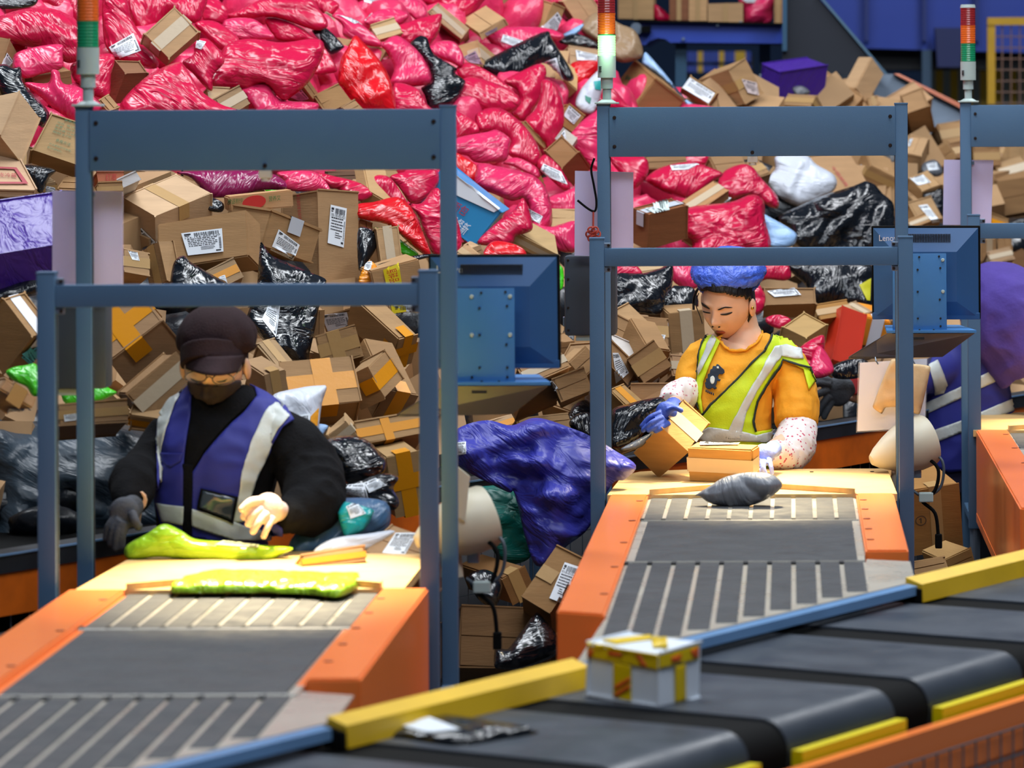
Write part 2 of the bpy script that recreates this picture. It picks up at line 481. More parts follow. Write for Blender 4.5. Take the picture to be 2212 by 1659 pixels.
# ------------------------------------------------------------------ stack lights
LENS = {c: mk('lens_'+c, h, .25, var=0, coat=.4, emit=(e if es else None), estr=es) for c, h, e, es in
        (('red', '#8e2228', None, 0), ('amber', '#e0641c', None, 0), ('green', '#128a5c', None, 0), ('green_lit', '#6ef088', '#a8ff9c', 1.5))}
def stack_light(key, lit=False):
    o = STN[key]; x, y = o.x-.452, o.y
    g = empty('stack_light', (x, y, 2.2))
    tag(g, {'left': 'stack light with amber and green lenses on the left portal frame',
            'middle': 'stack light with its green lens lit on the middle frame',
            'right': 'unlit red, amber and green stack light on the right frame'}[key], 'signal light', 'stack lights on the portal frames')
    MB().box((x-.037, y-.03, 2.2), (x+.037, y+.03, 2.206), .002).cyl((x, y, 2.206), (x, y, 2.214), .03, .017, 24).build('base', PALE, g, smooth=True)
    MB().cyl((x, y, 2.212), (x, y, 2.262), .0135, n=20).cyl((x, y, 2.248), (x, y, 2.284), .019, n=20).build('stem', PALE, g, smooth=True)
    body = MB().cyl((x, y, 2.282), (x, y, 2.350), .0285, n=28).build('body', PALE, g, smooth=True)
    gr = MB()
    for k in range(4):
        gr.box((x-.024, y-.0240, 2.300+k*.005), (x-.008, y-.0150, 2.3024+k*.005))
    gr.build('vent', STEEL_D, body)
    z = 2.350
    for c in ('green', 'amber', 'red'):
        m = MB()
        for j in range(8):
            za = z+.065*j/8; zb = z+.065*(j+1)/8
            m.cyl((x, y, za), (x, y, (za+zb)/2), .0268, .0278, 28).cyl((x, y, (za+zb)/2), (x, y, zb), .0278, .0268, 28)
        m.build(c+'_lens', LENS['green_lit' if (lit and c == 'green') else c], g, smooth=True)
        MB().cyl((x, y, z+.0635), (x, y, z+.0665), .0282, n=28).build('joint_ring', LENS[c], g, smooth=True)
        z += .066
    MB().cyl((x, y, z), (x, y, z+.012), .0285, .026, 28).build('cap', PALE, g, smooth=True)
    if lit:
        d = bpy.data.lights.new('green_bulb', 'POINT'); d.energy = .6; d.color = (.55, 1, .55); d.shadow_soft_size = .03
        l = bpy.data.objects.new('green_bulb', d); COL.objects.link(l); l.parent = g; l.location = (0, -.06, .18)
for key in STN: stack_light(key, key == 'middle')

# ------------------------------------------------------------------ main sorter line
P0 = Vector((.235, 8.947, 0))
def L(n, t, z): return P0+NV*n+U*t+Vector((0, 0, z))
PITCH, GAP, ZM = .59, .15, .985
def carrier_profile():
    pr = [(-.06, ZM-.09), (-.06, ZM)]
    for k in range(7):
        a = math.pi/2-math.pi/2*k/6
        pr.append((.56+math.cos(a)*.06, ZM-.06+math.sin(a)*.06))
    pr.append((.615, ZM-.10)); return pr
t0 = -5.10
cw = {0: 'with the flat dark mailer', 1: 'with the yellow taped box'}
kk = 0
for k in range(3, 12):
    ta = t0+k*PITCH
    g = empty('sorter_carrier', L(.3, ta+.2, .8))
    pr = carrier_profile()
    b = MB().prism([L(n, ta, z) for n, z in pr], U*(PITCH-GAP))
    bo = b.build('belt', BELT2, g, smooth=True)
    bl = MB().prism([L(n+(.004 if n > .3 else -.004)*0, ta+PITCH-GAP, z-.006) for n, z in pr], U*GAP)
    bl.build('bellows', BLACK, g, smooth=True)
    sk = MB().prism([L(.625, ta+.005, ZM-.058), L(.650, ta+.005, ZM-.058), L(.650, ta+.005, ZM-.095), L(.625, ta+.005, ZM-.095)], U*(PITCH-GAP-.01))
    sk.build('yellow_strip', mk('bright_yellow', '#e2d000', .4), g)
    tag(g, '', 'conveyor', 'belt carriers of the sorter line')
    g['_k'] = k
fr = empty('sorter_guard', L(.7, -1.5, 0))
tag(fr, 'orange side skirt of the sorter line with wire guard, bottom right', 'machine frame')
MB().prism([L(.66, -6, .905), L(.69, -6, .905), L(.69, -6, .80), L(.66, -6, .80)], U*10).build('top_rail', ORANGE, fr)
MB().prism([L(.672, -6, .80), L(.68, -6, .80), L(.68, -6, .25), L(.672, -6, .25)], U*10).build('skirt_panel', ORANGE, fr)
MB().prism([L(.05, -6, .80), L(.6, -6, .80), L(.6, -6, .3), L(.05, -6, .3)], U*10).build('underframe', DARKM, fr)
for k in range(60):
    t = -3.0+k*.058
    MB().cyl(L(.70, t, .30), L(.70, t, .855), .0022, n=6).build('guard_wire', WIRE, fr)
for k in range(9):
    z = .855-k*.06
    MB().cyl(L(.702, -3.0, z), L(.702, .44, z), .0022, n=6).build('guard_wire', WIRE, fr)
for t in (-2.9, -1.4, .1):
    MB().box((0, 0, 0), (0, 0, 0)) if False else None
    c = L(.35, t, 0)
    MB().cyl(c, c+Vector((0, 0, .3)), .05, n=12).build('leg', STEEL, fr)

# yellow guards between the stations
for key, txt in (('left', 'between the left and middle conveyors'), ('middle', 'running off to the right edge'), ('right', 'beyond the right conveyor')):
    if key == 'right': continue
    o = STN[key]
    ex = .055 if key == 'left' else 0.0
    a = o+Vector((.395+ex, -2.573+(.043+ex)*1.7204+.01, 0)); ln = (STEP.length-.84*1.99)
    ln = .84 if key == 'left' else 1.3
    g = MB().prism([a+Vector((0, 0, HB+.012)), a+NV*.045+Vector((0, 0, HB-.002)), a+NV*.05+Vector((0, 0, HB-.045)), a+Vector((0, 0, HB-.045))], U*ln).build('guard_rail', YELLOW)
    tag(g, 'yellow guard rail along the sorter, '+txt, 'guard rail', 'yellow guard rails of the sorter')
    MB().box((-.0, 0, 0), (0, 0, 0)) if False else None
    e = a-U*.012
    MB().prism([e+Vector((0, 0, HB-.004)), e+NV*.046+Vector((0, 0, HB-.014)), e+NV*.046+Vector((0, 0, HB-.045)), e+Vector((0, 0, HB-.045))], U*.011).build('end_plug', BLACK, g)
lab = ['nearest', 'second nearest']
for o in list(COL.objects):
    if o.name.startswith('sorter_carrier'):
        k = o['_k']; del o['_k']
        o['label'] = {3: 'grey sorter belt carrier one place before the nearest one in view', 4: 'grey sorter belt carrier nearest the camera, cut by the bottom edge', 5: 'grey sorter belt carrier bearing the flat dark mailer',
                      6: 'grey sorter belt carrier bearing the white taped box', 7: 'grey sorter belt carrier next beyond the white taped box', 8: 'grey sorter belt carrier second beyond the white taped box',
                      9: 'grey sorter belt carrier third beyond the white taped box', 10: 'grey sorter belt carrier fourth beyond the white taped box', 11: 'grey sorter belt carrier fifth beyond the white taped box'}[k]
# ------------------------------------------------------------------ parcels: builders
def heapY(px, py):
    a, b = (px-PX0)/FPX, (py-PY0)/FPX
    return 6.215/max(b+.3769-.6485*a, .2)

CARD = mk('cardboard', None, .72, spec=.25, objcol=True, var=.10, vscale=5, bump=.10, bscale=30, stretch=(1, 1, 9))
FILM = film_material('glossy_film', .24, .75, .16, coat=.0, sheen=.5)
FILM_K = film_material('black_film', .2, .9, .45, coat=.2, sheen=.6)
FILM_S = film_material('satin_film', .36, .5, .14, sheen=.45)
WOVEN = film_material('woven_film', .40, .75, .22, sheen=.4)
LABEL = mk('label_paper', '#dfe6ee', .5, var=.03)
LABELC = mk('tinted_label_paper', None, .5, objcol=True)
INK = mk('print_ink', None, .6, objcol=True)
TAPE = mk('packing_tape', None, .38, spec=.35, objcol=True, bump=.07, bscale=45)

CC = {'p': '#bd1340', 'q': '#cc2a5a', 'r': '#c9101c', 'm': '#7e124a', 'k': '#0f141b', 'g': '#43c41e', 'v': '#4f2c98', 'w': '#c6ccd8', 'b': '#3c5f82',
      't': '#1fa0a6', 'y': '#a5d62a', 's': '#8fb2dc', 'n': '#33424f', 'c': '#93795c', 'o': '#e08a1c', 'u': '#33379a', 'e': '#0f6b60', 'h': '#55585f'}
CN = {'p': 'pink', 'q': 'bright pink', 'r': 'red', 'm': 'magenta', 'k': 'black', 'g': 'green', 'v': 'purple', 'w': 'white', 'b': 'steel-blue', 't': 'teal',
      'y': 'lime green', 's': 'pale blue', 'n': 'dark translucent', 'c': 'clear-wrapped brown', 'o': 'orange', 'u': 'blue woven', 'e': 'dark green woven', 'h': 'grey'}
ITEMS = []                                   # (object, kind, colour word, extra words, centre px, px size, own label)

def smooth_poly(pts, per=5, k=.5):
    n = len(pts); out = []
    for i in range(n):
        p0, p1, p2, p3 = (np.array(pts[(i+j-1) % n], float) for j in range(4))
        for s in range(per):
            t = s/per
            m1, m2 = (p2-p0)*k, (p3-p1)*k
            out.append((2*t**3-3*t**2+1)*p1+(t**3-2*t**2+t)*m1+(-2*t**3+3*t**2)*p2+(t**3-t**2)*m2)
    return np.array(out)

def poly_area(p):
    x, y = p[:, 0], p[:, 1]
    return .5*np.sum(x*np.roll(y, -1)-np.roll(x, -1)*y)

def inside(poly, q):
    x, y = q[:, 0], q[:, 1]; r = np.zeros(len(q), bool); n = len(poly); j = n-1
    for i in range(n):
        xi, yi = poly[i]; xj, yj = poly[j]
        c = ((yi > y) != (yj > y)) & (x < (xj-xi)*(y-yi)/(yj-yi+1e-12)+xi)
        r ^= c; j = i
    return r

def edge_dist(poly, q):
    d = np.full(len(q), 1e9)
    for i in range(len(poly)):
        a, b = poly[i], poly[(i+1) % len(poly)]
        ab = b-a; t = np.clip(((q-a)@ab)/(ab@ab+1e-9), 0, 1)
        d = np.minimum(d, np.hypot(*(q-(a+t[:, None]*ab)).T))
    return d

def fill_poly(poly, step):
    """triangulate a closed outline with inner points on a jittered grid"""
    if poly_area(poly) < 0: poly = poly[::-1]
    mn, mx = poly.min(0), poly.max(0)
    xs = np.arange(mn[0], mx[0]+step, step); ys = np.arange(mn[1], mx[1]+step, step*.87)
    g = np.array([(x+(step/2 if j % 2 else 0), y) for j, y in enumerate(ys) for x in xs])
    g = g[inside(poly, g)]
    if len(g): g = g[edge_dist(poly, g) > step*.45]
    allp = np.vstack([poly, g]) if len(g) else poly
    n = len(poly)
    r = delaunay_2d_cdt([Vector(p) for p in allp], [(i, (i+1) % n) for i in range(n)], [list(range(n))], 1, 1e-5)
    V = np.array([tuple(v) for v in r[0]]); F = [tuple(f) for f in r[2]]
    return V, F, poly

def film_for(c):
    return FILM_K if c == 'k' else FILM_S if c in 'wsnbhc' else WOVEN if c in 'ue' else FILM

def bag(z, c, pts, off=0.0, th=.40, tilt=.55, tx=.35, lab=(), d=None, name='plastic_bag', Y=None, wr=1.0, corner=.5, cat='bag', mat=None, extra='', col=None, step=19.0):
    poly = smooth_poly(zl(z, pts), 5, corner)
    mn, mx = poly.min(0), poly.max(0); size = mx-mn
    ctr = (mn+mx)/2
    st = max(min(size)/step, 3.0)
    V, F, poly = fill_poly(poly, st)
    Yc = (heapY(*ctr) if Y is None else Y)+off
    D = edge_dist(poly, V); R = max(D.max(), 1e-3)
    k = Yc/FPX
    T = R*k*th*2.0
    rx = np.clip(D/(R*.95), 0, 1)
    prof = np.sqrt(np.clip(1-(1-rx)**2, 0, 1))
    rnd = random.Random(int(ctr[0]*31+ctr[1]*17)); o1 = Vector((rnd.uniform(0, 50), rnd.uniform(0, 50), rnd.uniform(0, 50)))
    ang = rnd.uniform(0, math.pi); ca, sa = math.cos(ang), math.sin(ang)
    nv = len(V)
    fr, bk = [], []
    for i in range(nv):
        x, y = V[i]
        u, w = (x-ctr[0])*k, (y-ctr[1])*k
        yb = Yc-w*tilt+u*tx
        p = Vector((u*ca+w*sa, (w*ca-u*sa), 0))
        wv = (abs(noise.noise(Vector((p.x*5, p.y*17, 0))+o1))-.25)*.030+(abs(noise.noise(p*13+o1))-.25)*.022+noise.noise(p*5+o1)*.03
        wv *= wr*min(1, prof[i]*1.6)*min(1.0, R*k/.09)
        fr.append(P(x, y, yb-T*prof[i]-wv))
        bk.append(P(x, y, yb+T*.75*prof[i]))
    rim = set(i for i in range(nv) if D[i] < 1e-3*R+1e-4)
    vid = {}
    verts = list(fr)
    for i in range(nv):
        if i in rim: vid[i] = i
        else: vid[i] = len(verts); verts.append(bk[i])
    faces = [tuple(f) for f in F]+[tuple(vid[i] for i in reversed(f)) for f in F]
    o = mesh_obj(name, verts, faces, mat or film_for(c), None, srgb(col or CC[c]), smooth=True)
    fix_normals(o)
    bv = None
    for lb in lab:
        if bv is None: bv = bvh_of(o)
        add_label(o, bv, z, lb, Yc)
    ITEMS.append((o, cat, CN[c], extra or (' with label' if lab else ''), ctr, float(max(size)), d))
    return o

def fix_normals(o):
    bm = bmesh.new(); bm.from_mesh(o.data); bmesh.ops.recalc_face_normals(bm, faces=bm.faces); bm.to_mesh(o.data); bm.free()

def quad_uv(q, u, v):
    a, b, c, d = [np.array(p, float) for p in q]
    return a*(1-u)*(1-v)+b*u*(1-v)+c*u*v+d*(1-u)*v

def add_label(o, bv, z, lb, Y, tint=None, off=.0025):
    """paper label: quad tl,tr,br,bl in photo pixels; optional dict {t: text, s: style, c: tint}"""
    opt = {}
    if isinstance(lb[-1], dict): opt = lb[-1]; lb = lb[:-1]
    q = zl(opt.get('z', z), lb)
    q = order_quad(q)
    n = 9
    vs = [drape_pt(bv, quad_uv(q, i/(n-1), j/(n-1)), Y, off) for j in range(n) for i in range(n)]
    fs = [(j*n+i, j*n+i+1, (j+1)*n+i+1, (j+1)*n+i) for j in range(n-1) for i in range(n-1)]
    tint = opt.get('c', tint)
    lo = mesh_obj('shipping_label', vs, fs, LABELC if tint else LABEL, o, srgb(tint) if tint else None)
    sd = lo.modifiers.new('thickness', 'SOLIDIFY'); sd.thickness = .0008; sd.offset = 0
    if opt.get('blank'): return lo
    rnd = random.Random(int(q[0][0]*7+q[0][1]*13))
    m = MB()
    def r(u0, v0, u1, v1):
        k = 4 if (u1-u0) > .2 else 1; j = 4 if (v1-v0) > .2 else 1
        w = [drape_pt(bv, quad_uv(q, u0+(u1-u0)*a/k, v0+(v1-v0)*b/j), Y, off+.0012) for b in range(j+1) for a in range(k+1)]
        m.add(w, [(b*(k+1)+a, b*(k+1)+a+1, (b+1)*(k+1)+a+1, (b+1)*(k+1)+a) for b in range(j) for a in range(k)])
    u = .30
    while u < .9:                            # bar code
        w = rnd.choice((.010, .018, .026)); r(u, .06, min(u+w, .92), .20); u += w+rnd.choice((.012, .02))
    for v in np.arange(.30, .62, .075):
        u = .10
        while u < .80:
            w = rnd.uniform(.03, .12); r(u, v, min(u+w, .86), v+.03); u += w+.02
    r(.06, .06, .22, .12); r(.06, .14, .18, .17)
    for v in (.68, .735, .79):
        r(.40, v, .40+rnd.uniform(.2, .45), v+.018)
    r(.80, .88, .94, .93)
    v = .35
    while v < .85:
        w = rnd.choice((.012, .02)); r(.90, v, .96, v+w); v += w+.016
    m.build('print', INK, lo, srgb('#1b1f2a'))
    if 't' in opt:
        draw_text(opt['t'], bv, q, (.06, .205, .94, .285), Y, lo, '#10131c', off+.0014)
    return lo

def order_quad(q):
    q = list(q)
    if len(q) == 3: q.append((q[0][0]+q[2][0]-q[1][0], q[0][1]+q[2][1]-q[1][1]))
    if len(q) > 4: q = [q[0], q[1], q[-2], q[-1]]
    return q

_TXT = {}
def text_polys(s):
    if s in _TXT: return _TXT[s]
    cu = bpy.data.curves.new('t', 'FONT'); cu.body = s; cu.resolution_u = 2
    ob = bpy.data.objects.new('t', cu); COL.objects.link(ob)
    bpy.context.view_layer.update()
    me = bpy.data.meshes.new_from_object(ob.evaluated_get(bpy.context.evaluated_depsgraph_get()))
    V = np.array([(v.co.x, v.co.y) for v in me.vertices]) if len(me.vertices) else np.zeros((0, 2))
    F = [tuple(p.vertices) for p in me.polygons]
    bpy.data.objects.remove(ob); bpy.data.curves.remove(cu); bpy.data.meshes.remove(me)
    _TXT[s] = (V, F)
    return _TXT[s]

def draw_text(s, bv, q, box, Y, parent, color, off=.002, name='lettering'):
    """lettering set into the uv box (u0,v0,u1,v1) of a quad and laid on the surface"""
    V, F = text_polys(s)
    if not len(V): return
    mn, mx = V.min(0), V.max(0); sz = np.maximum(mx-mn, 1e-6)
    vs = []
    for x, y in V:
        u = box[0]+(x-mn[0])/sz[0]*(box[2]-box[0]); v = box[3]-(y-mn[1])/sz[1]*(box[3]-box[1])
        vs.append(drape_pt(bv, quad_uv(q, u, v), Y, off))
    return mesh_obj(name, vs, F, INK, parent, srgb(color))

def drape_patch(o, bv, pts, Y, mat, name, off=.004, step=5.0, color=None, k=.0, per=1, thick=.0015, parent=None):
    """a patch of material cut to a pixel outline and laid on the surface of o"""
    poly = smooth_poly(pts, per, k) if per > 1 else np.array(pts, float)
    if per == 1:
        dense = []
        for i in range(len(poly)):
            a, b = poly[i], poly[(i+1) % len(poly)]; m = max(int(np.hypot(*(b-a))/step), 1)
            dense += [a+(b-a)*t/m for t in range(m)]
        poly = np.array(dense)
    V, F, poly = fill_poly(poly, step)
    vs = [drape_pt(bv, p, Y, off) for p in V]
    p_ = mesh_obj(name, vs, F, mat, parent or o, color, smooth=True)
    s = p_.modifiers.new('thickness', 'SOLIDIFY'); s.thickness = thick; s.offset = 0
    return p_

# ---- boxes
def solve_axes(O, pts, Y):
    o = P(*O, Y); d = (o-CAMP).normalized()
    E = []
    for p in pts:
        v = P(*p, Y)-o; E.append(v-d*v.dot(d))
    ln = [max(e.length, .02) for e in E]
    if len(E) == 3:
        ab, ac, bc = E[0].dot(E[1]), E[0].dot(E[2]), E[1].dot(E[2])
        if ab < 0 and ac < 0 and bc < 0:
            z = [math.sqrt(-ab*ac/bc), math.sqrt(-ab*bc/ac), math.sqrt(-ac*bc/ab)]
            z = [min(zz, 2.5*l) for zz, l in zip(z, ln)]
        else:
            s = np.linspace(-.3, 1.6, 20)
            A, B, C = np.meshgrid(s*ln[0], s*ln[1], s*ln[2], indexing='ij')
            la, lb, lc = np.sqrt(ln[0]**2+A**2), np.sqrt(ln[1]**2+B**2), np.sqrt(ln[2]**2+C**2)
            cost = ((ab+A*B)/(la*lb))**2+((ac+A*C)/(la*lc))**2+((bc+B*C)/(lb*lc))**2+.004*((A/ln[0])**2+(B/ln[1])**2+(C/ln[2])**2)
            i = np.unravel_index(np.argmin(cost), cost.shape); z = [A[i], B[i], C[i]]
        vec = [e+d*zz for e, zz in zip(E, z)]
    else:
        ab = E[0].dot(E[1])*.5; za = math.sqrt(abs(ab)*ln[0]/ln[1]) if abs(ab) > 1e-9 else 0
        zb = -ab/za if za > 1e-6 else 0
        if zb < 0: za, zb = za*1, zb
        vec = [E[0]+d*za, E[1]+d*zb]
        c = vec[0].cross(vec[1]).normalized()
        if c.dot(d) < 0: c = -c
        vec.append(c*.2)
    Q = np.array([list(v.normalized()) for v in vec])
    u, s_, vt = np.linalg.svd(Q); R = u@vt
    ax = [Vector(r) for r in R]
    L_ = []
    for i in range(3):
        pr = (ax[i]-d*ax[i].dot(d)).length
        L_.append(ln[i]/max(pr, .3) if i < len(E) else None)
    return o, ax, L_, d

KRAFT = ['#b48c60', '#aa835a', '#bd976b', '#9f7a53', '#c2a07a', '#a98a66']
def carton(z, pts, t=.22, off=0.0, c=None, lab=(), tape=None, flap=None, d=None, Y=None, name='cardboard_box', cat='box', mat=None, extra='', dark=1.0, txt=(), cw='brown', flaps=True, th=None, minz=None):
    pp = zl(z, pts)
    O = pp[0]
    xs = np.array(pp); ctr = xs.mean(0)
    Yo = (heapY(*O) if Y is None else Y)+off
    o3, ax, Ln, dv = solve_axes(O, pp[1:], Yo)
    if Ln[2] is None: Ln[2] = t
    Ln = [min(l, .62) for l in Ln]
    if th: Ln[2] = min(Ln[2], th)
    rnd = random.Random(int(O[0]*13+O[1]*7))
    if np.linalg.det(np.array([list(a) for a in ax])) < 0: hand = -1
    else: hand = 1
    bm = bmesh.new(); bmesh.ops.create_cube(bm, size=1)
    for v in bm.verts:
        q = [(v.co[i]+.5)*Ln[i]+rnd.uniform(-.004, .004) for i in range(3)]
        v.co = o3+ax[0]*q[0]+ax[1]*q[1]+ax[2]*q[2]
    bmesh.ops.bevel(bm, geom=bm.edges[:], offset=.0045, segments=2, affect='EDGES')
    bmesh.ops.recalc_face_normals(bm, faces=bm.faces)
    bm.verts.index_update()
    vs = [v.co.copy() for v in bm.verts]; fs = [[v.index for v in f.verts] for f in bm.faces]; bm.free()
    kc = [q*(.80 if (c is None or mat is None) else 1) for q in srgb(c or rnd.choice(KRAFT))]
    b = mesh_obj(name, vs, fs, mat or CARD, None, kc)
    # flap pair on the face spanned by two edges at the near corner
    if flap is None:
        ar = {'ab': Ln[0]*Ln[1], 'ac': Ln[0]*Ln[2], 'bc': Ln[1]*Ln[2]}
        ks = ['ab'] if len(pts) == 3 else ['ab', 'ac', 'bc']
        flap = max(ks, key=lambda k: ar[k]); flap += ':'+max(flap, key=lambda q: Ln['abc'.index(q)])
    face, run = flap.split(':')[:2]
    i = 'abc'.index(run); j = 'abc'.index([q for q in face if q != run][0]); k = 3-i-j
    def W(u, v, w): return o3+ax[i]*u+ax[j]*v+ax[k]*w
    if flaps:
        for s in (0, 1):
            v0, v1 = (.0005, Ln[j]/2-.0015) if s == 0 else (Ln[j]/2+.0015, Ln[j]-.0005)
            f = MB().add([W(u, v, w) for w in (-.003, .001) for u, v in ((.0005, v0), (Ln[i]-.0005, v0), (Ln[i]-.0005, v1), (.0005, v1))],
                         [(0, 1, 2, 3), (7, 6, 5, 4), (0, 4, 5, 1), (1, 5, 6, 2), (2, 6, 7, 3), (3, 7, 4, 0)])
            f.build('flap', mat or CARD, b, kc)
    if tape is None and flaps: tape = rnd.choice(['c', 'c', 'n', 'n'])
    if tape and tape != 'n':
        tc = {'c': '#a98756', 'w': '#b9a88e', 'y': '#c98408', 'g': '#b6bcc6', 'r': '#d9dbe2'}[tape[0]]
        tw = min(.022 if tape[0] in 'cw' else .030, Ln[j]*.22)
        m = MB(); mid = Ln[j]/2
        m.add([W(-.005, mid-tw, .05), W(-.005, mid+tw, .05), W(-.005, mid+tw, -.0045), W(-.005, mid-tw, -.0045), W(Ln[i]*.5, mid-tw, -.0045), W(Ln[i]*.5, mid+tw, -.0045),
               W(Ln[i]+.005, mid+tw, -.0045), W(Ln[i]+.005, mid-tw, -.0045), W(Ln[i]+.005, mid+tw, .05), W(Ln[i]+.005, mid-tw, .05)],
              [(0, 1, 2, 3), (3, 2, 5, 4), (4, 5, 6, 7), (7, 6, 8, 9)])
        m.build('packing_tape', TAPE, b, srgb(tc))
        if 'x' in tape:                       # a second strip across
            m = MB(); mid = Ln[i]*.45
            m.add([W(mid-tw, -.005, .06), W(mid+tw, -.005, .06), W(mid+tw, -.005, -.0055), W(mid-tw, -.005, -.0055), W(mid-tw, Ln[j]+.005, -.0055), W(mid+tw, Ln[j]+.005, -.0055),
                   W(mid+tw, Ln[j]+.005, .06), W(mid-tw, Ln[j]+.005, .06)], [(0, 1, 2, 3), (3, 2, 5, 4), (4, 5, 6, 7)])
            m.build('packing_tape', TAPE, b, srgb(tc))
    bv = None
    if lab or txt: 
        bv = bvh_of(b)
    for lb in lab: add_label(b, bv, z, lb, Yo, off=.006)
    for s, q, bx, cl in txt:
        draw_text(s, bv, order_quad(zl(z, q)), bx, Yo, b, cl, .0066)
    ITEMS.append((b, cat, cw, extra or (' with label' if lab else ''), ctr, float(np.ptp(xs, axis=0).max()), d))
    return b
# ------------------------------------------------------------------ the heap: bags and boxes as they lie
# --- upper left, above the left panel (zone 1)
bag(1, 'k', [(-40,-40),(270,-40),(280,40),(120,70),(-40,60)], off=.25)
carton(1, [(10,140),(430,80),(20,190)], t=.2, off=.35, lab=[[(20,115),(240,75),(245,110),(25,145)]])
bag(1, 'p', [(-60,170),(150,80),(400,65),(580,140),(660,240),(680,420),(580,500),(480,480),(300,390),(80,350),(-60,330)], off=-.05)
bag(1, 'p', [(270,-60),(620,-60),(660,60),(650,190),(520,110),(400,70)], off=.25)
bag(1, 'p', [(90,340),(160,330),(220,380),(170,420),(100,410)], off=.12)
bag(1, 'q', [(100,500),(130,420),(300,370),(490,355),(500,440),(490,545),(330,590),(200,625),(110,560)], off=-.02)
carton(1, [(72,318),(132,460),(-80,300),(0,530)], off=-.05, lab=[[(50,420),(97,490),(60,537),(8,520)]])
carton(1, [(255,612),(560,550),(265,720)], t=.2, off=.12)
carton(1, [(130,590),(185,580),(150,680)], t=.15, off=.15)
bag(1, 'p', [(830,-40),(1000,-20),(1050,150),(1150,310),(1265,500),(1200,550),(1000,500),(860,400),(820,250)], off=0.0,
    lab=[[(870,375),(1060,265),(1122,405),(930,472)]], d='pink bag with a large shipping label right of the left stack light')
bag(1, 'p', [(1000,-50),(1600,-50),(1620,100),(1560,185),(1430,150),(1360,105),(1250,200),(1150,265),(1050,170)], off=.15)
bag(1, 'p', [(1570,-20),(1750,10),(1815,90),(1790,185),(1640,175),(1600,90)], off=.12)
carton(1, [(1345,465),(1588,250),(1143,275),(1330,530)], off=-.12, c='#c09a70', tape='w', flap='ab:a', d='upright tan carton with silver printed tape between the pink bags at top left')
bag(1, 'p', [(1550,185),(1700,165),(1850,255),(1905,330),(1850,420),(1760,395),(1640,290)], off=.05)
bag(1, 'p', [(1550,330),(1650,310),(1765,420),(1785,500),(1700,600),(1692,718),(1640,700),(1540,590),(1450,500),(1540,430)], off=-.06,
    lab=[[(1570,318),(1640,335),(1605,395),(1558,380)]])
carton(1, [(1000,590),(1182,592),(915,492),(890,885)], off=.02, c='#8a5f42', flaps=False)
carton(1, [(800,800),(870,765),(880,880)], t=.15, off=.05)
bag(1, 'p', [(560,530),(650,470),(860,425),(915,470),(885,600),(870,765),(780,775),(660,695),(590,640)], off=.04)
bag(1, 'q', [(195,660),(380,660),(410,560),(470,570),(500,660),(620,690),(720,750),(810,860),(640,970),(460,890),(330,780)], off=-.05)
bag(1, 'p', [(950,900),(980,790),(1180,600),(1400,498),(1475,530),(1600,720),(1760,830),(1890,890),(1500,960),(1000,960)], off=-.12)
carton(1, [(1720,795),(1905,698),(1810,920)], t=.2, off=-.03, tape='w')
carton(1, [(1650,700),(1820,730),(1690,830)], t=.15, off=.1)
carton(1, [(250,1195),(690,1350),(405,892),(245,1295)], off=-.12, c='#a8875a', flaps=False, th=.30,
       txt=[('营养成分表', [(405,895),(690,990),(545,1300),(250,1195)], (.42, .05, .95, .10), '#1e5a30'),
            ('项目  每100克', [(405,895),(690,990),(545,1300),(250,1195)], (.28, .16, .9, .21), '#1e5a30'),
            ('能量 1580千焦', [(405,895),(690,990),(545,1300),(250,1195)], (.28, .24, .9, .29), '#1e5a30'),
            ('蛋白质 15.6克', [(405,895),(690,990),(545,1300),(250,1195)], (.28, .32, .9, .37), '#1e5a30'),
            ('脂肪 8.7克', [(405,895),(690,990),(545,1300),(250,1195)], (.28, .40, .8, .45), '#1e5a30'),
            ('食用方法', [(405,895),(690,990),(545,1300),(250,1195)], (.45, .55, .85, .63), '#1e5a30'),
            ('开水煮熟即可食用。', [(405,895),(690,990),(545,1300),(250,1195)], (.34, .70, .95, .75), '#1e5a30'),
            ('配以调味料，', [(405,895),(690,990),(545,1300),(250,1195)], (.34, .79, .75, .84), '#1e5a30')],
       d='carton with green printed nutrition table behind the left tall post')
carton(1, [(5,690),(182,1040),(-190,790),(-40,1120)], off=-.1, c='#8f6a40', flaps=False, extra=' with a red printed frame', txt=[('□', [(-80,800),(30,830),(130,1000),(10,1060)], (0, 0, 1, 1), '#7a2a20')])
carton(1, [(165,1290),(-120,1330),(-10,1085)], t=.2, off=-.15, c='#c5a27c', flaps=False)
carton(1, [(100,1130),(245,1200),(110,1290)], t=.2, off=.1, c='#7a5a3c')
bag(1, 'k', [(-50,560),(20,510),(110,540),(165,540),(200,680),(390,895),(345,1015),(280,1000),(190,1150),(90,1110),(60,900),(0,720)], off=-.08, d='black plastic bag between printed cartons at the left edge')
# --- left column (zone 6)
carton(6, [(285,215),(-150,200),(100,-70),(272,275)], off=-.2, c='#cba684', flaps=False,
       txt=[('冷冻冷藏', [(-60,88),(130,96),(135,132),(-60,122)], (0, 0, 1, 1), '#a02030'), ('□', [(-120,40),(130,50),(225,180),(-120,180)], (0, 0, 1, 1), '#a03a44')], d='carton with red lettering and red frame above the purple parcel')
bag(6, 'k', [(150,50),(230,22),(440,60),(390,130),(330,245),(270,200)], off=-.1)
carton(6, [(350,170),(440,145),(345,260)], t=.1, off=-.1, lab=[[(370,190),(465,210),(415,290),(335,240)]])
carton(6, [(470,210),(530,125),(640,200)], t=.2, off=-.02)
carton(6, [(-150,755),(475,530),(-70,330),(-150,1040)], off=-.55, c='#43248c', mat=FILM_S, flaps=False, tape='n', cw='purple', d='large purple film-wrapped parcel at the left edge', name='wrapped_parcel', cat='parcel')
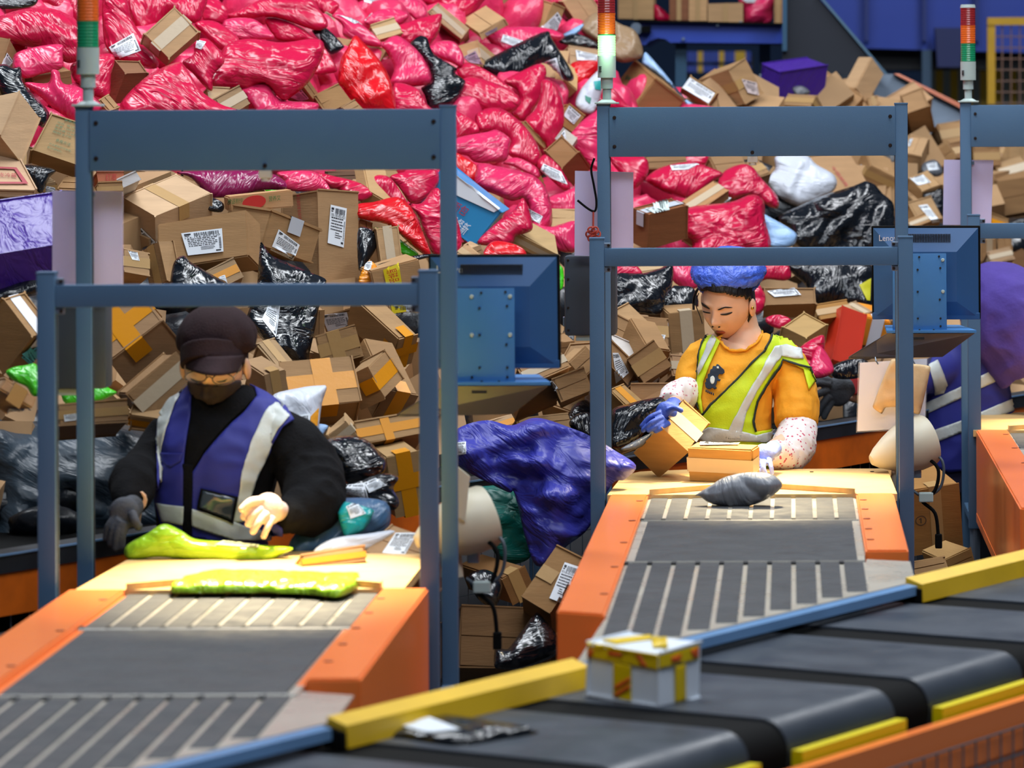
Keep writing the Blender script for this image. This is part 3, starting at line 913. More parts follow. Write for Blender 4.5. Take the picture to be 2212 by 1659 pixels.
bag(6, 'k', [(-60,1040),(150,960),(310,890),(330,1010),(200,1065),(-60,1110)], off=-.45)
carton(6, [(780,90),(970,95),(790,180)], t=.15, off=.06, c='#b56a4c', flaps=False, extra=' printed red', txt=[('红枣', [(800,80),(960,85),(960,170),(800,170)], (.25, .1, .8, .9), '#a3231e')])
carton(6, [(780,175),(965,170),(785,260)], t=.2, off=0)
carton(6, [(945,150),(1070,85),(975,200)], t=.2, off=.0, c='#d8d5d5', flaps=False, cw='white')
carton(6, [(1240,440),(1682,248),(962,290),(1247,725)], off=.12, c='#c9a884', tape='c', flap='ab:b', lab=[[(1130,525),(1248,640),(1110,705),(985,590)]],
       d='big pale carton with one tape strip right of the lilac board')
carton(6, [(985,700),(1175,735),(1000,880)], t=.25, off=-.15, lab=[[(1015,705),(1090,720),(1110,790),(1050,780)]], c='#b59067')
carton(6, [(1265,640),(1375,650),(1150,720),(1330,945)], off=-.22, c='#a8835a', tape='c')
carton(6, [(1972,378),(1240,455),(2015,745),(2064,500)], off=-.42, c='#a98359', tape='n', flaps=False,
       lab=[[(1445,570),(1770,530),(1782,715),(1500,747),{'t':'154-154-A09-520'}]], d='wide carton with barcode label 154-154-A09-520 above the left crossbar')
bag(6, 'k', [(1355,960),(1385,800),(1460,743),(1525,800),(1720,915),(1810,965),(1760,1060),(1360,1060)], off=-.35)
carton(6, [(1640,880),(1850,790),(1720,1010)], t=.2, off=-.2, tape='y', lab=[[(1740,920),(1790,900),(1810,965),(1760,965)]], d='small carton with yellow tape beside the black bag above the left crossbar')
bag(6, 'k', [(1630,370),(1670,280),(1780,330),(1760,400)], off=.0)
# red/white taped carton, lower left (zone 11)
carton(11, [(370,715),(640,640),(25,265),(40,1140)], off=-.55, c='#ab8458', tape='r', flap='ab:b', d='carton with white and red printed tape left of the left front post',
       lab=[[(250,940),(445,812),(450,1000),(350,1030),{'c':'#4fc0c8'}]])
bag(11, 'g', [(70,1130),(150,1070),(300,1045),(440,1040),(510,1300),(490,1395),(390,1412),(310,1300),(160,1230)], off=-.7, d='bright green plastic bag left of the left front post')
bag(11, 'g', [(740,1310),(930,1300),(1180,1258),(1310,1320),(1395,1372),(1300,1430),(1180,1475),(900,1530),(760,1480)], off=-.6, d='bright green plastic bag between the two left posts')
carton(11, [(430,1450),(60,1188),(370,1570),(150,1500)], off=-.85, c='#c7a17c', lab=[[(140,1545),(385,1577),(330,1680),(55,1660)]])
carton(11, [(700,1530),(1510,1480),(720,1760)], t=.25, off=-.55, c='#b08a62', lab=[[(760,1640),(930,1620),(930,1700),(770,1720)]])
carton(11, [(1320,1010),(1950,515),(1025,600),(1610,1345)], off=-.35, c='#a6825d', tape='yx', flap='ab:a', d='large carton crossed with yellow tape behind the brown-capped worker')
bag(11, 'g', [(1755,735),(1860,708),(2040,738),(2200,800),(2220,870),(2050,852),(1860,830)], off=-.45, d='green plastic mailer end left of the brown cap')
carton(11, [(1530,1385),(2080,900),(1790,1680)], t=.25, off=-.55, c='#a07c55', tape='w')
bag(6, 'k', [(820,1160),(940,1145),(920,1200),(850,1260),(810,1240)], off=-.3)
carton(12, [(275,762),(312,703),(470,790),(285,840)], off=-.45, tape='y', c='#ad8a60')
# dark translucent sack
bag(0, 'n', [(-30,930),(60,912),(160,905),(250,912),(330,945),(370,1010),(360,1130),(230,1195),(80,1190),(-30,1180)], off=.25, d='huge dark translucent plastic sack behind the left portal posts', th=.35, name='plastic_sack', wr=1.6)
# --- upper middle (zone 2)
bag(2, 'p', [(-60,130),(60,80),(300,-30),(600,-40),(720,100),(768,180),(745,230),(640,235),(350,140),(130,150)], off=.0)
bag(2, 'q', [(-60,165),(120,142),(225,180),(345,300),(200,315),(-40,310)], off=.05)
bag(2, 'p', [(265,150),(400,150),(560,220),(650,290),(700,325),(520,330),(400,325),(340,290)], off=.06)
bag(2, 'p', [(-200,620),(-120,480),(-30,350),(150,308),(400,338),(640,308),(732,340),(722,460),(620,650),(480,770),(400,795),(260,665),(130,705),(-20,690),(-130,700)], off=-.15, wr=1.3,
    d='biggest pink plastic bag, centre above the left panel')
bag(2, 'p', [(640,330),(740,380),(842,550),(780,585),(650,585),(690,470)], off=.02)
bag(2, 'q', [(80,700),(280,655),(390,790),(660,815),(695,860),(620,920),(240,920),(180,860),(100,770)], off=-.02)
bag(2, 'k', [(640,240),(740,213),(885,350),(885,390),(790,432),(720,340)], off=.0, lab=[[(650,275),(700,270),(710,320),(665,300)]])
carton(2, [(760,105),(885,200),(820,450)], t=.2, off=.15, c='#b9ad8f', flaps=False, extra=' printed white and green')
bag(2, 'p', [(640,-10),(760,-20),(860,40),(800,115),(720,95)], off=.2)
bag(2, 'q', [(800,120),(1000,170),(1205,350),(1090,365),(900,290),(880,200)], off=.05, lab=[[(900,55),(1065,170),(980,190),(820,100)]])
bag(2, 'q', [(930,85),(1050,0),(1300,-40),(1500,10),(1565,120),(1480,165),(1400,110),(1200,70),(1020,125)], off=.2, lab=[[(1060,-20),(1215,-20),(1190,50),(1055,15)]])
bag(2, 'q', [(1060,185),(1150,88),(1300,68),(1415,120),(1335,195),(1200,200)], off=.12, lab=[[(1020,120),(1115,90),(1100,130),(1050,170)]])
bag(2, 'p', [(1320,210),(1450,160),(1672,108),(1650,260),(1560,385),(1480,320),(1420,365),(1330,300)], off=.0, corner=.3)
carton(2, [(1105,207),(1290,175),(1190,305)], t=.15, off=.05, c='#c4a071', tape='w')
bag(2, 'r', [(985,283),(1055,340),(1180,480),(1260,620),(1302,780),(1290,900),(1080,870),(960,800),(880,700),(848,660),(870,480),(930,370)], off=-.14, d='upright red plastic bag above the right end of left panel', wr=1.2)
carton(2, [(1235,400),(1318,515),(1062,335),(1170,490)], off=.05, c='#b58f63', th=.3)
carton(2, [(885,400),(950,300),(905,470)], t=.15, off=.1)
bag(2, 'q', [(1195,355),(1320,283),(1480,400),(1560,520),(1592,610),(1565,672),(1400,692),(1270,665),(1295,540),(1240,420)], off=-.03)
bag(2, 'p', [(1285,700),(1330,658),(1480,708),(1560,830),(1600,900),(1290,910)], off=-.08)
bag(2, 'q', [(1570,380),(1660,328),(1780,338),(1852,450),(1835,535),(1760,505),(1610,440)], off=.0)
carton(2, [(670,760),(852,678),(770,900)], t=.25, off=.0, c='#a37c4e')
carton(2, [(610,640),(682,765),(590,700)], t=.15, off=.04, lab=[[(555,705),(618,780),(560,805),(470,770),{'c':'#c6b3d2'}]])
carton(2, [(880,860),(985,812),(950,930)], t=.2, off=-.05)
bag(2, 'k', [(1425,350),(1500,285),(1560,305),(1605,420),(1790,540),(1785,585),(1865,650),(1820,760),(1720,855),(1580,870),(1540,760),(1510,700),(1590,640),(1550,500)], off=-.06, d='crumpled black bag over the right end of the left panel', corner=.3)
# --- top centre (zone 3)
carton(3, [(110,95),(175,28),(350,300)], t=.18, off=.1, c='#c3a17a', tape='w')
carton(3, [(500,268),(702,150),(352,165),(520,305)], off=.0, c='#c69f72', tape='n', lab=[[(540,265),(640,215),(640,240),(560,285),{'c':'#9a8296'}]])
carton(3, [(680,-40),(808,-40),(680,225)], t=.2, off=.35, c='#b08a63')
carton(3, [(530,0),(672,0),(540,85)], t=.2, off=.3, lab=[[(530,15),(640,10),(650,70),(560,60)]], c='#6b4f40')
carton(3, [(485,330),(615,470),(335,385),(515,510)], off=-.02, c='#c29c6c', tape='w', lab=[[(375,455),(470,405),(525,515),(430,500),{'c':'#9a8296'}]])
bag(3, 'p', [(-100,-60),(515,-60),(510,40),(420,120),(330,150),(200,60),(60,30)], off=.2)
bag(3, 'q', [(550,290),(700,220),(1000,218),(1165,270),(1140,322),(1000,320),(830,390),(690,405)], off=.05, lab=[[(690,275),(860,330),(800,375),(670,330)]])
bag(3, 'k', [(505,520),(700,400),(880,310),(1040,248),(1085,320),(1250,600),(1190,645),(1100,560),(1000,500),(800,600),(640,605)], off=-.1, lab=[[(995,500),(1110,460),(1165,640),(1060,625)]],
    d='large black bag with white label between left panel and green-lit stack light')
bag(3, 'p', [(810,60),(900,15),(1200,-40),(1440,-30),(1455,25),(1200,30),(1010,55),(870,185),(812,150)], off=.3)
carton(3, [(1000,235),(1125,38),(855,215),(1090,265)], off=.12, c='#c49f6c', flaps=False, lab=[[(1120,95),(1185,200),(1085,262),(990,222)]])
carton(3, [(1300,205),(1460,90),(1175,25)], t=.2, off=.2, c='#d0ad80')
bag(3, 'c', [(1300,230),(1400,110),(1500,120),(1620,190),(1745,250),(1805,420),(1745,480),(1600,490),(1440,340)], off=-.05, d='brown parcel in clear film behind the green-lit stack light', name='wrapped_parcel', cat='parcel', wr=1.6)
bag(3, 's', [(1160,280),(1240,230),(1330,190),(1300,250),(1220,300)], off=.05)
bag(3, 'k', [(1130,330),(1260,265),(1420,330),(1440,380),(1250,370)], off=.08)
carton(3, [(1215,370),(1450,420),(1230,510)], t=.15, off=.1, lab=[[(1265,400),(1440,440),(1430,490),(1275,480)]])
bag(3, 'p', [(310,560),(380,498),(500,530),(680,640),(805,770),(760,805),(600,720),(500,640),(380,640)], off=.02)
bag(3, 'p', [(295,850),(300,690),(420,610),(560,640),(720,700),(822,780),(812,850),(700,905),(500,885),(350,910)], off=-.06)
bag(3, 'p', [(690,650),(850,560),(980,508),(1033,560),(1012,700),(950,850),(850,965),(750,900),(820,830),(800,720)], off=-.0)
bag(3, 'p', [(1000,640),(1080,648),(1150,750),(1175,880),(1162,1020),(1060,1185),(1010,1135),(860,980),(950,860),(985,750)], off=-.06)
bag(3, 'p', [(465,930),(540,870),(660,860),(780,930),(900,1050),(985,1200),(992,1280),(940,1335),(840,1285),(730,1230),(740,1120),(600,1060),(500,1050)], off=-.08)
bag(3, 'p', [(290,890),(400,925),(492,1000),(482,1065),(300,1100)], off=.0)
bag(3, 'q', [(290,1110),(560,1050),(640,1035),(742,1100),(742,1160),(700,1285),(480,1295),(400,1240),(290,1220)], off=-.1)
bag(3, 'r', [(1195,610),(1240,500),(1400,480),(1452,520),(1400,620),(1270,712),(1205,665)], off=-.02)
bag(3, 'w', [(1265,800),(1330,680),(1450,560),(1492,600),(1485,700),(1420,880),(1360,905),(1285,865)], off=-.08, d='white bag with green print beside the green-lit stack light', lab=[[(1340,760),(1390,780),(1380,830),(1345,800),{'c':'#1f7a68','blank':1}],[(1410,650),(1470,640),(1465,720),(1420,710),{'c':'#1f9a98','blank':1}]])
carton(3, [(1180,640),(1285,720),(1095,700)], t=.15, off=-.03, c='#d3ab74', flaps=False, extra=' of patterned gift wrap')
carton(3, [(1215,832),(1330,915),(1130,960)], t=.15, off=-.05, c='#b58650', flaps=False, lab=[[(1215,840),(1307,920),(1250,990),(1168,920)]])
carton(3, [(1165,1335),(1292,1203),(1025,1190),(1240,1480)], off=-.02, c='#a2754a', tape='n')
carton(3, [(860,970),(1032,1160),(840,1000)], t=.3, off=.02, c='#c09a66')
carton(3, [(1110,1110),(1180,1030),(1215,1180)], t=.12, off=-.01, c='#cfc6ba', cw='white', flaps=False, lab=[[(1115,1110),(1180,1035),(1205,1175),(1150,1150)]])
bag(3, 'q', [(1205,1100),(1300,980),(1420,890),(1480,880),(1470,1300),(1400,1335),(1280,1195),(1210,1175)], off=-.1)
bag(3, 'p', [(985,1255),(1040,1238),(1150,1340),(1225,1490),(1170,1515),(1070,1430),(965,1330)], off=-.14, lab=[[(1010,1305),(1150,1370),(1200,1470),(970,1380)]])
bag(3, 'q', [(690,1300),(800,1255),(965,1340),(965,1420),(780,1330)], off=-.02)
bag(3, 'r', [(280,1215),(400,1260),(492,1340),(475,1445),(400,1445),(290,1380)], off=-.06)
# --- between the left and middle frames (zone 8)
bag(8, 'q', [(655,190),(660,60),(700,15),(960,60),(1150,130),(1245,290),(1255,520),(1100,600),(1090,420),(1040,300),(940,310),(800,255)], off=-.12, wr=1.5, lab=[[(1072,370),(1190,432),(1160,490),(1088,450)]])
carton(8, [(862,385),(400,20),(640,675)], t=.18, off=-.3, c='#2f8fc8', mat=mk('printed_card', None, .35, objcol=True, var=.03), flaps=False, tape='n', cw='blue', d='blue printed food box leaning right of the left tall post',
       txt=[('面包', [(490,290),(640,370),(560,460),(420,380)], (.1, .1, .9, .8), '#b02030'), ('早餐新', [(480,400),(640,500),(560,600),(400,500)], (.05, .1, .95, .9), '#e8f2fa')],
       lab=[[(490,95),(845,375),(800,400),(470,250),{'c':'#dfe9f2','blank':1}]])
bag(8, 'p', [(670,650),(800,500),(960,380),(1030,285),(1085,400),(1105,540),(980,590),(930,660)], off=-.25)
bag(8, 'r', [(715,720),(800,628),(1000,668),(1055,750),(900,800),(720,790)], off=-.25)
bag(8, 'q', [(1095,500),(1250,515),(1330,495),(1460,480),(1470,700),(1330,710),(1200,610)], off=-.12)
bag(8, 'q', [(1225,290),(1350,240),(1480,205),(1490,400),(1300,400),(1240,370)], off=-.05)
carton(8, [(990,568),(1340,725),(930,640)], t=.15, off=-.2, c='#c0a070', tape='w')
carton(8, [(1230,375),(1500,410),(1275,515)], t=.12, off=-.08, c='#c9a577')
carton(8, [(490,745),(585,668),(600,820)], t=.15, off=-.3, c='#c49c72')
carton(8, [(610,690),(690,655),(640,770)], t=.15, off=-.25)
carton(8, [(930,200),(1130,60),(1010,330)], t=.2, off=.3)
carton(8, [(1310,470),(1440,380),(1350,560)], t=.2, off=.15)
bag(8, 'g', [(1290,830),(1350,850),(1350,1000),(1295,1010)], off=-.3)
# --- through the upper opening of the left frame (zone 7)
bag(7, 'm', [(-60,80),(300,60),(600,70),(770,130),(800,215),(600,225),(420,275),(280,285),(180,270),(50,130)], off=-.02)
bag(7, 'q', [(740,80),(1000,70),(1100,135),(1155,220),(1100,235),(800,225),(775,150)], off=-.08)
bag(7, 'p', [(1050,90),(1200,115),(1400,170),(1495,260),(1380,310),(1230,225),(1140,200)], off=-.08)
bag(7, 'p', [(1385,180),(1500,108),(1620,118),(1715,230),(1765,340),(1640,335),(1560,290),(1460,240)], off=-.12)
bag(7, 'p', [(1630,115),(1800,70),(2000,60),(2010,190),(1880,325),(1790,325),(1700,200)], off=-.1)
bag(7, 'r', [(1370,340),(1500,318),(1680,278),(1785,340),(1855,470),(1960,745),(1860,710),(1700,570),(1600,495),(1370,440)], off=-.3, d='bright red plastic bag by the right tall post of the left frame', wr=1.3)
bag(7, 'p', [(1780,335),(1880,328),(2010,205),(2155,420),(2205,660),(2150,745),(1990,745),(1900,580),(1855,450)], off=-.28)
bag(7, 'g', [(1500,520),(1640,568),(1745,640),(1860,735),(1760,745),(1640,665)], off=-.2, d='green plastic bag below the bright red bag')
carton(7, [(1390,75),(1680,75),(1400,150)], t=.15, off=.1)
carton(7, [(1130,85),(1370,90),(1150,150)], t=.15, off=.12, c='#6a4a36')
carton(7, [(340,280),(850,228),(350,402)], t=.12, off=-.12, c='#c4976a', flaps=False, tape='n', extra=' printed with a red bean logo',
       txt=[('食品制作', [(340,290),(470,278),(460,330),(330,345)], (.05, .1, .95, .9), '#1e6a30'), ('营养又', [(660,270),(765,260),(765,310),(660,320)], (.05, .05, .95, .9), '#1e6a30'),
            ('●', [(450,265),(655,240),(650,370),(440,390)], (.05, .1, .95, .95), '#b3201c')], d='carton printed with a red oval logo and green Chinese lettering')
carton(7, [(505,135),(650,240),(400,275)], t=.2, off=-.02, c='#a88452', flaps=False)
bag(7, 'g', [(620,205),(680,195),(740,230),(690,250),(640,240)], off=0)
carton(7, [(1065,228),(1375,245),(1072,948),(765,262)], off=-.38, c='#ae8a63', tape='n', flaps=False, th=.32, lab=[[(1155,340),(1282,370),(1257,682),(1130,645),{'t':'100-100-002-021'}]],
       d='tall carton standing upright with a vertical label above the left crossbar', txt=[('请当面检查包装完好', [(945,250),(960,480),(880,480),(855,255)], (.02, .3, .98, .62), '#b02838')])
carton(7, [(685,380),(1092,550),(608,655),(352,338)], off=-.33, c='#a9845b', tape='g', flap='ac:c', th=.3, lab=[[(740,535),(907,660),(862,777),(680,692)]],
       d='tilted carton with diamond-shaped label left of the tall upright carton')
carton(7, [(1460,238),(1655,325),(1375,315)], t=.2, off=-.15, c='#c39d6d', flaps=False)
carton(7, [(1390,470),(1485,490),(1400,580)], t=.1, off=-.18, c='#a0673f')
carton(7, [(1560,800),(1725,785),(1520,530)], t=.2, off=-.3, c='#bf9b70', tape='w')
bag(7, 'k', [(1380,530),(1500,545),(1545,600),(1510,710),(1400,860),(1375,800)], off=-.3)
bag(7, 'o', [(1385,920),(1460,788),(1535,850),(1490,960),(1400,975)], off=-.35, lab=[[(1440,800),(1490,790),(1475,870),(1425,855)]], d='orange mailer beside the upright carton')
carton(7, [(1465,880),(1850,770),(1560,1260)], t=.2, off=-.42, c='#b48d62', tape='n', flaps=False, lab=[[(1575,860),(1700,805),(1760,1190),(1650,1210),{'c':'#d4c010','blank':1}], [(1660,1135),(1822,1135),(1828,1330),(1675,1357)]],
       txt=[('易碎品', [(1690,830),(1720,950),(1620,975),(1585,860)], (.05, .1, .95, .9), '#c02018')], d='carton with yellow fragile tape beside the right posts of the left frame')
bag(7, 'k', [(1530,820),(1700,770),(1900,735),(2010,740),(1880,775),(1640,835)], off=-.5)
bag(7, 'k', [(600,640),(690,745),(1000,880),(1125,945),(1060,1180),(1040,1300),(990,1530),(965,1645),(700,1500),(560,1350),(490,1240),(570,1000)], off=-.48, th=.3, lab=[[(670,1125),(760,1120),(828,1195),(725,1397),(612,1255)]],
    d='large black plastic bag with white label right of the brown cap', corner=.3, wr=1.3)
# --- behind the left worker (zones 7 and 13)
carton(7, [(1420,1140),(1558,1515),(1610,1125),(1095,1200)], off=-.5, c='#a07b54', tape='w', flap='ab:a', th=.3, lab=[[(1090,1220),(1290,1195),(1322,1310),(1140,1347),{'c':'#a9a6ac'}]])
carton(7, [(1020,1180),(1110,1170),(1010,1400)], t=.2, off=-.45, c='#a8835b')
carton(7, [(1045,1395),(1335,1310),(1110,1620)], t=.2, off=-.6, c='#ab875c', tape='cx')
carton(7, [(1700,1410),(1850,1350),(1620,1640)], t=.25, off=-.6, c='#a88358', tape='yx')
carton(13, [(548,600),(130,660),(508,335),(522,725)], off=-.72, c='#a27d54', tape='yx', flap='ab:a', d='large carton wrapped crosswise in yellow tape right of the left worker')
carton(13, [(690,578),(797,465),(592,408),(550,647)], off=-.72, c='#a9855c', tape='y', flap='ab:a')
carton(13, [(515,735),(900,690),(560,850)], t=.25, off=-.8, c='#ad885c', tape='yx', d='long carton with yellow tape behind the black bubble bag')
carton(13, [(710,530),(900,545),(600,690)], t=.25, off=-.68, c='#9a764e', tape='y')
carton(13, [(460,718),(535,805),(355,805)], t=.15, off=-.82, c='#b8966c', tape='w')
carton(13, [(700,935),(900,885),(750,1300)], t=.25, off=-.85, c='#a98759', tape='yx', d='tall yellow-taped carton by the right front post of the left frame')
carton(13, [(-30,440),(95,403),(-10,580)], t=.2, off=-.65, c='#ab8861')
carton(13, [(-60,260),(30,240),(100,420)], t=.25, off=-.5, c='#a98a64')
carton(13, [(215,860),(320,858),(220,920)], t=.2, off=-.85)
bag(13, 'w', [(20,570),(180,520),(300,505),(347,515),(320,610),(300,760),(292,830),(215,858),(100,700)], off=-.85, lab=[[(130,690),(247,672),(240,852),(180,830)], [(250,690),(298,640),(290,745),(250,755),{'c':'#e0961c','blank':1}]],
    d='white mailer with orange mark right of the left worker shoulder')
bag(13, 's', [(290,740),(355,745),(340,780),(290,830)], off=-.8)
bag(13, 'k', [(322,900),(370,820),(500,803),(600,838),(660,900),(705,960),(680,1035),(580,1085),(460,1095),(375,1010)], off=-1.0, d='black bubble-wrapped round parcel right of the left worker', th=.55, name='wrapped_parcel', cat='parcel')
bag(13, 'k', [(380,1020),(470,1090),(640,1040),(720,1030),(775,1060),(745,1120),(780,1200),(740,1250),(600,1205),(430,1130)], off=-1.02, lab=[[(480,1100),(570,1090),(602,1200),(410,1160)], [(570,1090),(640,1060),(702,1100),(600,1147)]])
bag(13, 'b', [(120,1460),(200,1350),(360,1240),(420,1180),(700,1200),(708,1375),(560,1420),(300,1500),(180,1530)], off=-1.15, d='steel-blue fabric-like sack right of the left worker', name='plastic_sack')
bag(13, 't', [(413,1265),(460,1198),(632,1250),(570,1370),(460,1412),(430,1340)], off=-1.3, lab=[[(465,1230),(520,1200),(582,1270),(490,1302)]], d='teal mailer with label on the steel-blue sack', corner=.2)
bag(13, 'w', [(270,1505),(380,1420),(600,1388),(740,1368),(752,1392),(620,1475),(500,1510)], off=-1.25, d='white bubble mailer behind the left loading table')
carton(13, [(575,1500),(755,1370),(830,1560)], t=.15, off=-1.25, c='#b9936a', tape='n', lab=[[(760,1390),(890,1390),(815,1522),(680,1510),{'t':'100-100-003-030'}]], d='carton with label 100-100-003-030 behind the left loading table')
carton(13, [(200,1520),(565,1488),(220,1600)], t=.15, off=-1.3, c='#b08a64', tape='y')
# --- above the middle panel and on its left (zone 4)
carton(4, [(430,625),(255,470),(270,832),(667,802)], off=-.08, c='#b08556', tape='n', extra=' with a green stamp', txt=[('R', [(200,590),(265,630),(240,680),(180,640)], (.1, .1, .8, .8), '#2d5a3a')])
carton(4, [(850,832),(918,740),(640,700),(840,880)], off=.0, c='#b89161', flaps=False, lab=[[(700,620),(900,745),(850,825),(640,700)]])
carton(4, [(1140,818),(1010,550),(1268,740),(900,900)], off=.05, c='#b58f65', tape='c', th=.3, lab=[[(1110,630),(1230,660),(1250,760),(1160,740),{'c':'#cdbcbb'}]])
carton(4, [(1430,572),(1280,512),(1790,520),(1405,880)], off=.0, c='#43248c', mat=FILM_S, flaps=False, tape='n', cw='purple', d='purple film-wrapped parcel above the middle panel', name='wrapped_parcel', cat='parcel')
carton(4, [(1740,535),(2080,760),(1600,690),(1720,760)], off=-.05, c='#b98f63', tape='c')
carton(4, [(1450,840),(1500,755),(1660,830)], t=.2, off=-.05, c='#a8845c')
bag(4, 'h', [(1520,700),(1600,685),(1660,740),(1560,770)], off=.05)
carton(4, [(2020,700),(2130,835),(1910,690)], t=.2, off=-.0, c='#c9a47c', flaps=False)
bag(4, 's', [(320,500),(350,415),(500,580),(660,780),(750,840),(690,850),(560,690),(420,570)], off=-.02, corner=.3)
bag(4, 'p', [(-40,760),(80,700),(200,830),(260,870),(-40,880)], off=-.05)
# --- under the middle panel (zones 4, 9, 10)
bag(4, 'p', [(70,1250),(330,1250),(375,1350),(325,1445),(250,1505),(150,1390)], off=-.05)
carton(4, [(350,1250),(660,1250),(370,1340)], t=.15, off=.02)
bag(4, 'p', [(650,1230),(830,1230),(820,1310),(660,1315)], off=.05)
bag(4, 'p', [(350,1420),(480,1330),(700,1288),(850,1330),(965,1385),(880,1455),(720,1575),(560,1552),(400,1475)], off=-.14, lab=[[(545,1320),(780,1300),(690,1350),(560,1357)]], d='pink pillow-shaped bag with label under the middle panel')
bag(4, 'p', [(925,1455),(980,1360),(1110,1308),(1200,1330),(1280,1430),(1395,1560),(1405,1655),(1330,1645),(1200,1560),(1050,1585),(945,1530)], off=-.16)
carton(4, [(860,1250),(1095,1250),(940,1375)], t=.2, off=0)
carton(4, [(1090,1330),(1240,1290),(1200,1420)], t=.2, off=-.02, lab=[[(1190,1300),(1240,1310),(1300,1380),(1240,1350)]])
carton(4, [(640,1610),(905,1478),(760,1670)], t=.2, off=-.12, tape='w', c='#b98a5c')
carton(4, [(810,1625),(935,1528),(900,1680)], t=.15, off=-.15, c='#c9cdd2', cw='white', flaps=False, lab=[[(825,1620),(930,1535),(1010,1590),(900,1670)]])
carton(9, [(560,432),(868,352),(432,380),(555,690)], off=-.3, c='#8d5a38', flaps=False, tape='g', flap='ab:a', d='carton bound with green and silver tape beside the middle left post', lab=[[(530,245),(700,270),(720,360),(600,340),{'c':'#cfe0dc'}]])
bag(9, 'p', [(825,450),(880,360),(1200,320),(1380,258),(1475,310),(1485,460),(1530,670),(1400,760),(930,760),(905,640),(835,560)], off=-.3, wr=1.3, d='square pink bag above the middle crossbar over the blue cap')
bag(4, 'w', [(1280,1440),(1380,1350),(1390,1240),(1620,1235),(1710,1310),(1855,1400),(1855,1510),(1700,1610),(1560,1645),(1400,1565),(1330,1485)], off=-.12, d='white plastic bag under the middle panel')
bag(9, 's', [(1465,425),(1540,448),(1720,555),(1735,620),(1690,675),(1540,690),(1495,600)], off=-.35, d='pale blue mailer above the middle crossbar')
bag(10, 'k', [(225,450),(420,350),(600,270),(860,188),(950,152),(1025,180),(1085,250),(1175,340),(1185,640),(900,730),(500,710),(385,645),(330,520)], off=-.35, wr=1.8, th=.3, d='large glossy black bag above the middle crossbar, right of centre', corner=.3)
carton(4, [(1640,1250),(1970,1245),(1850,1535)], t=.2, off=-.05, c='#b78f66', tape='n', flaps=False, txt=[('中国邮政', [(1850,1320),(1970,1480),(1940,1500),(1820,1340)], (.02, .1, .98, .9), '#b03a3a')])
carton(10, [(985,28),(1205,125),(920,135)], t=.25, off=-.1, c='#ae875c')
carton(10, [(1200,60),(1260,40),(1250,180)], t=.2, off=.1)
bag(10, 's', [(900,30),(1000,-10),(1090,10),(1000,50),(920,70)], off=.05)
# --- right of the middle frame (zones 5, 10)
carton(5, [(1110,1078),(1292,985),(1060,900),(1150,1330)], off=-.1, c='#b58d63', flaps=False, th=.3)
carton(5, [(870,955),(1172,818),(1060,1090)], t=.2, off=.1, c='#c29a72', flaps=False)
carton(5, [(1228,1505),(1300,1330),(1060,1470),(1215,1640)], off=-.1, c='#c09a70', tape='n', lab=[[(1108,1330),(1150,1330),(1120,1400),(1100,1400)]])
carton(5, [(1390,1195),(1630,1170),(1460,1385)], t=.25, off=.0, c='#b28b60')
carton(5, [(1470,1370),(1570,1510),(1305,1485)], t=.2, off=-.05, c='#b08a5f')
carton(5, [(1450,1390),(1620,1370),(1520,1520)], t=.2, off=.1, c='#8a6440')
carton(5, [(730,940),(800,930),(750,1010)], t=.15, off=.05)
carton(5, [(1735,1410),(1970,1410),(1745,1580)], t=.3, off=-.05, c='#a17a52')
carton(5, [(1965,1408),(2140,1405),(2000,1490)], t=.3, off=-.1, c='#c09b76')
carton(5, [(2080,1535),(2230,1640),(1935,1630)], t=.3, off=-.15, c='#a8855c')
bag(5, 'h', [(1250,1560),(1370,1530),(1440,1640),(1380,1690),(1240,1650)], off=-.1, lab=[[(1280,1570),(1370,1550),(1400,1620),(1300,1630)]])
carton(10, [(1405,240),(1555,180),(1290,130),(1400,320)], off=-.15, c='#b99468', tape='n', lab=[[(1300,130),(1400,97),(1470,165),(1370,190)]])
bag(10, 'k', [(1395,260),(1500,215),(1570,210),(1570,420),(1500,380)], off=-.1)
carton(10, [(1300,330),(1470,300),(1400,480)], t=.25, off=-.2, c='#b18d63', lab=[[(1370,350),(1440,340),(1540,470),(1480,480)]])
carton(10, [(1290,470),(1430,430),(1330,520)], t=.2, off=-.25, tape='w')
carton(10, [(1995,160),(2270,110),(2040,430)], t=.3, off=-.15, c='#a07a52')
carton(10, [(1985,20),(2190,-20),(2080,150)], t=.3, off=-.0, c='#b9956a', tape='w')
carton(10, [(1960,420),(2080,470),(1970,540)], t=.2, off=-.2, c='#9a744a', tape='y')
bag(10, 'k', [(2090,480),(2212,440),(2260,520),(2100,540)], off=-.15)
carton(10, [(1880,620),(1990,600),(1870,800)], t=.2, off=-.2, c='#b8936a', tape='w')
carton(10, [(2010,610),(2100,600),(2020,700)], t=.2, off=-.1)
bag(10, 'k', [(2090,600),(2240,590),(2240,700),(2100,710)], off=-.1)
carton(10, [(2200,690),(1975,830),(2260,980)], t=.3, off=-.25, c='#7d5a3a')
carton(10, [(1930,720),(2100,690),(1960,800)], t=.2, off=-.22, c='#b59370', tape='w')
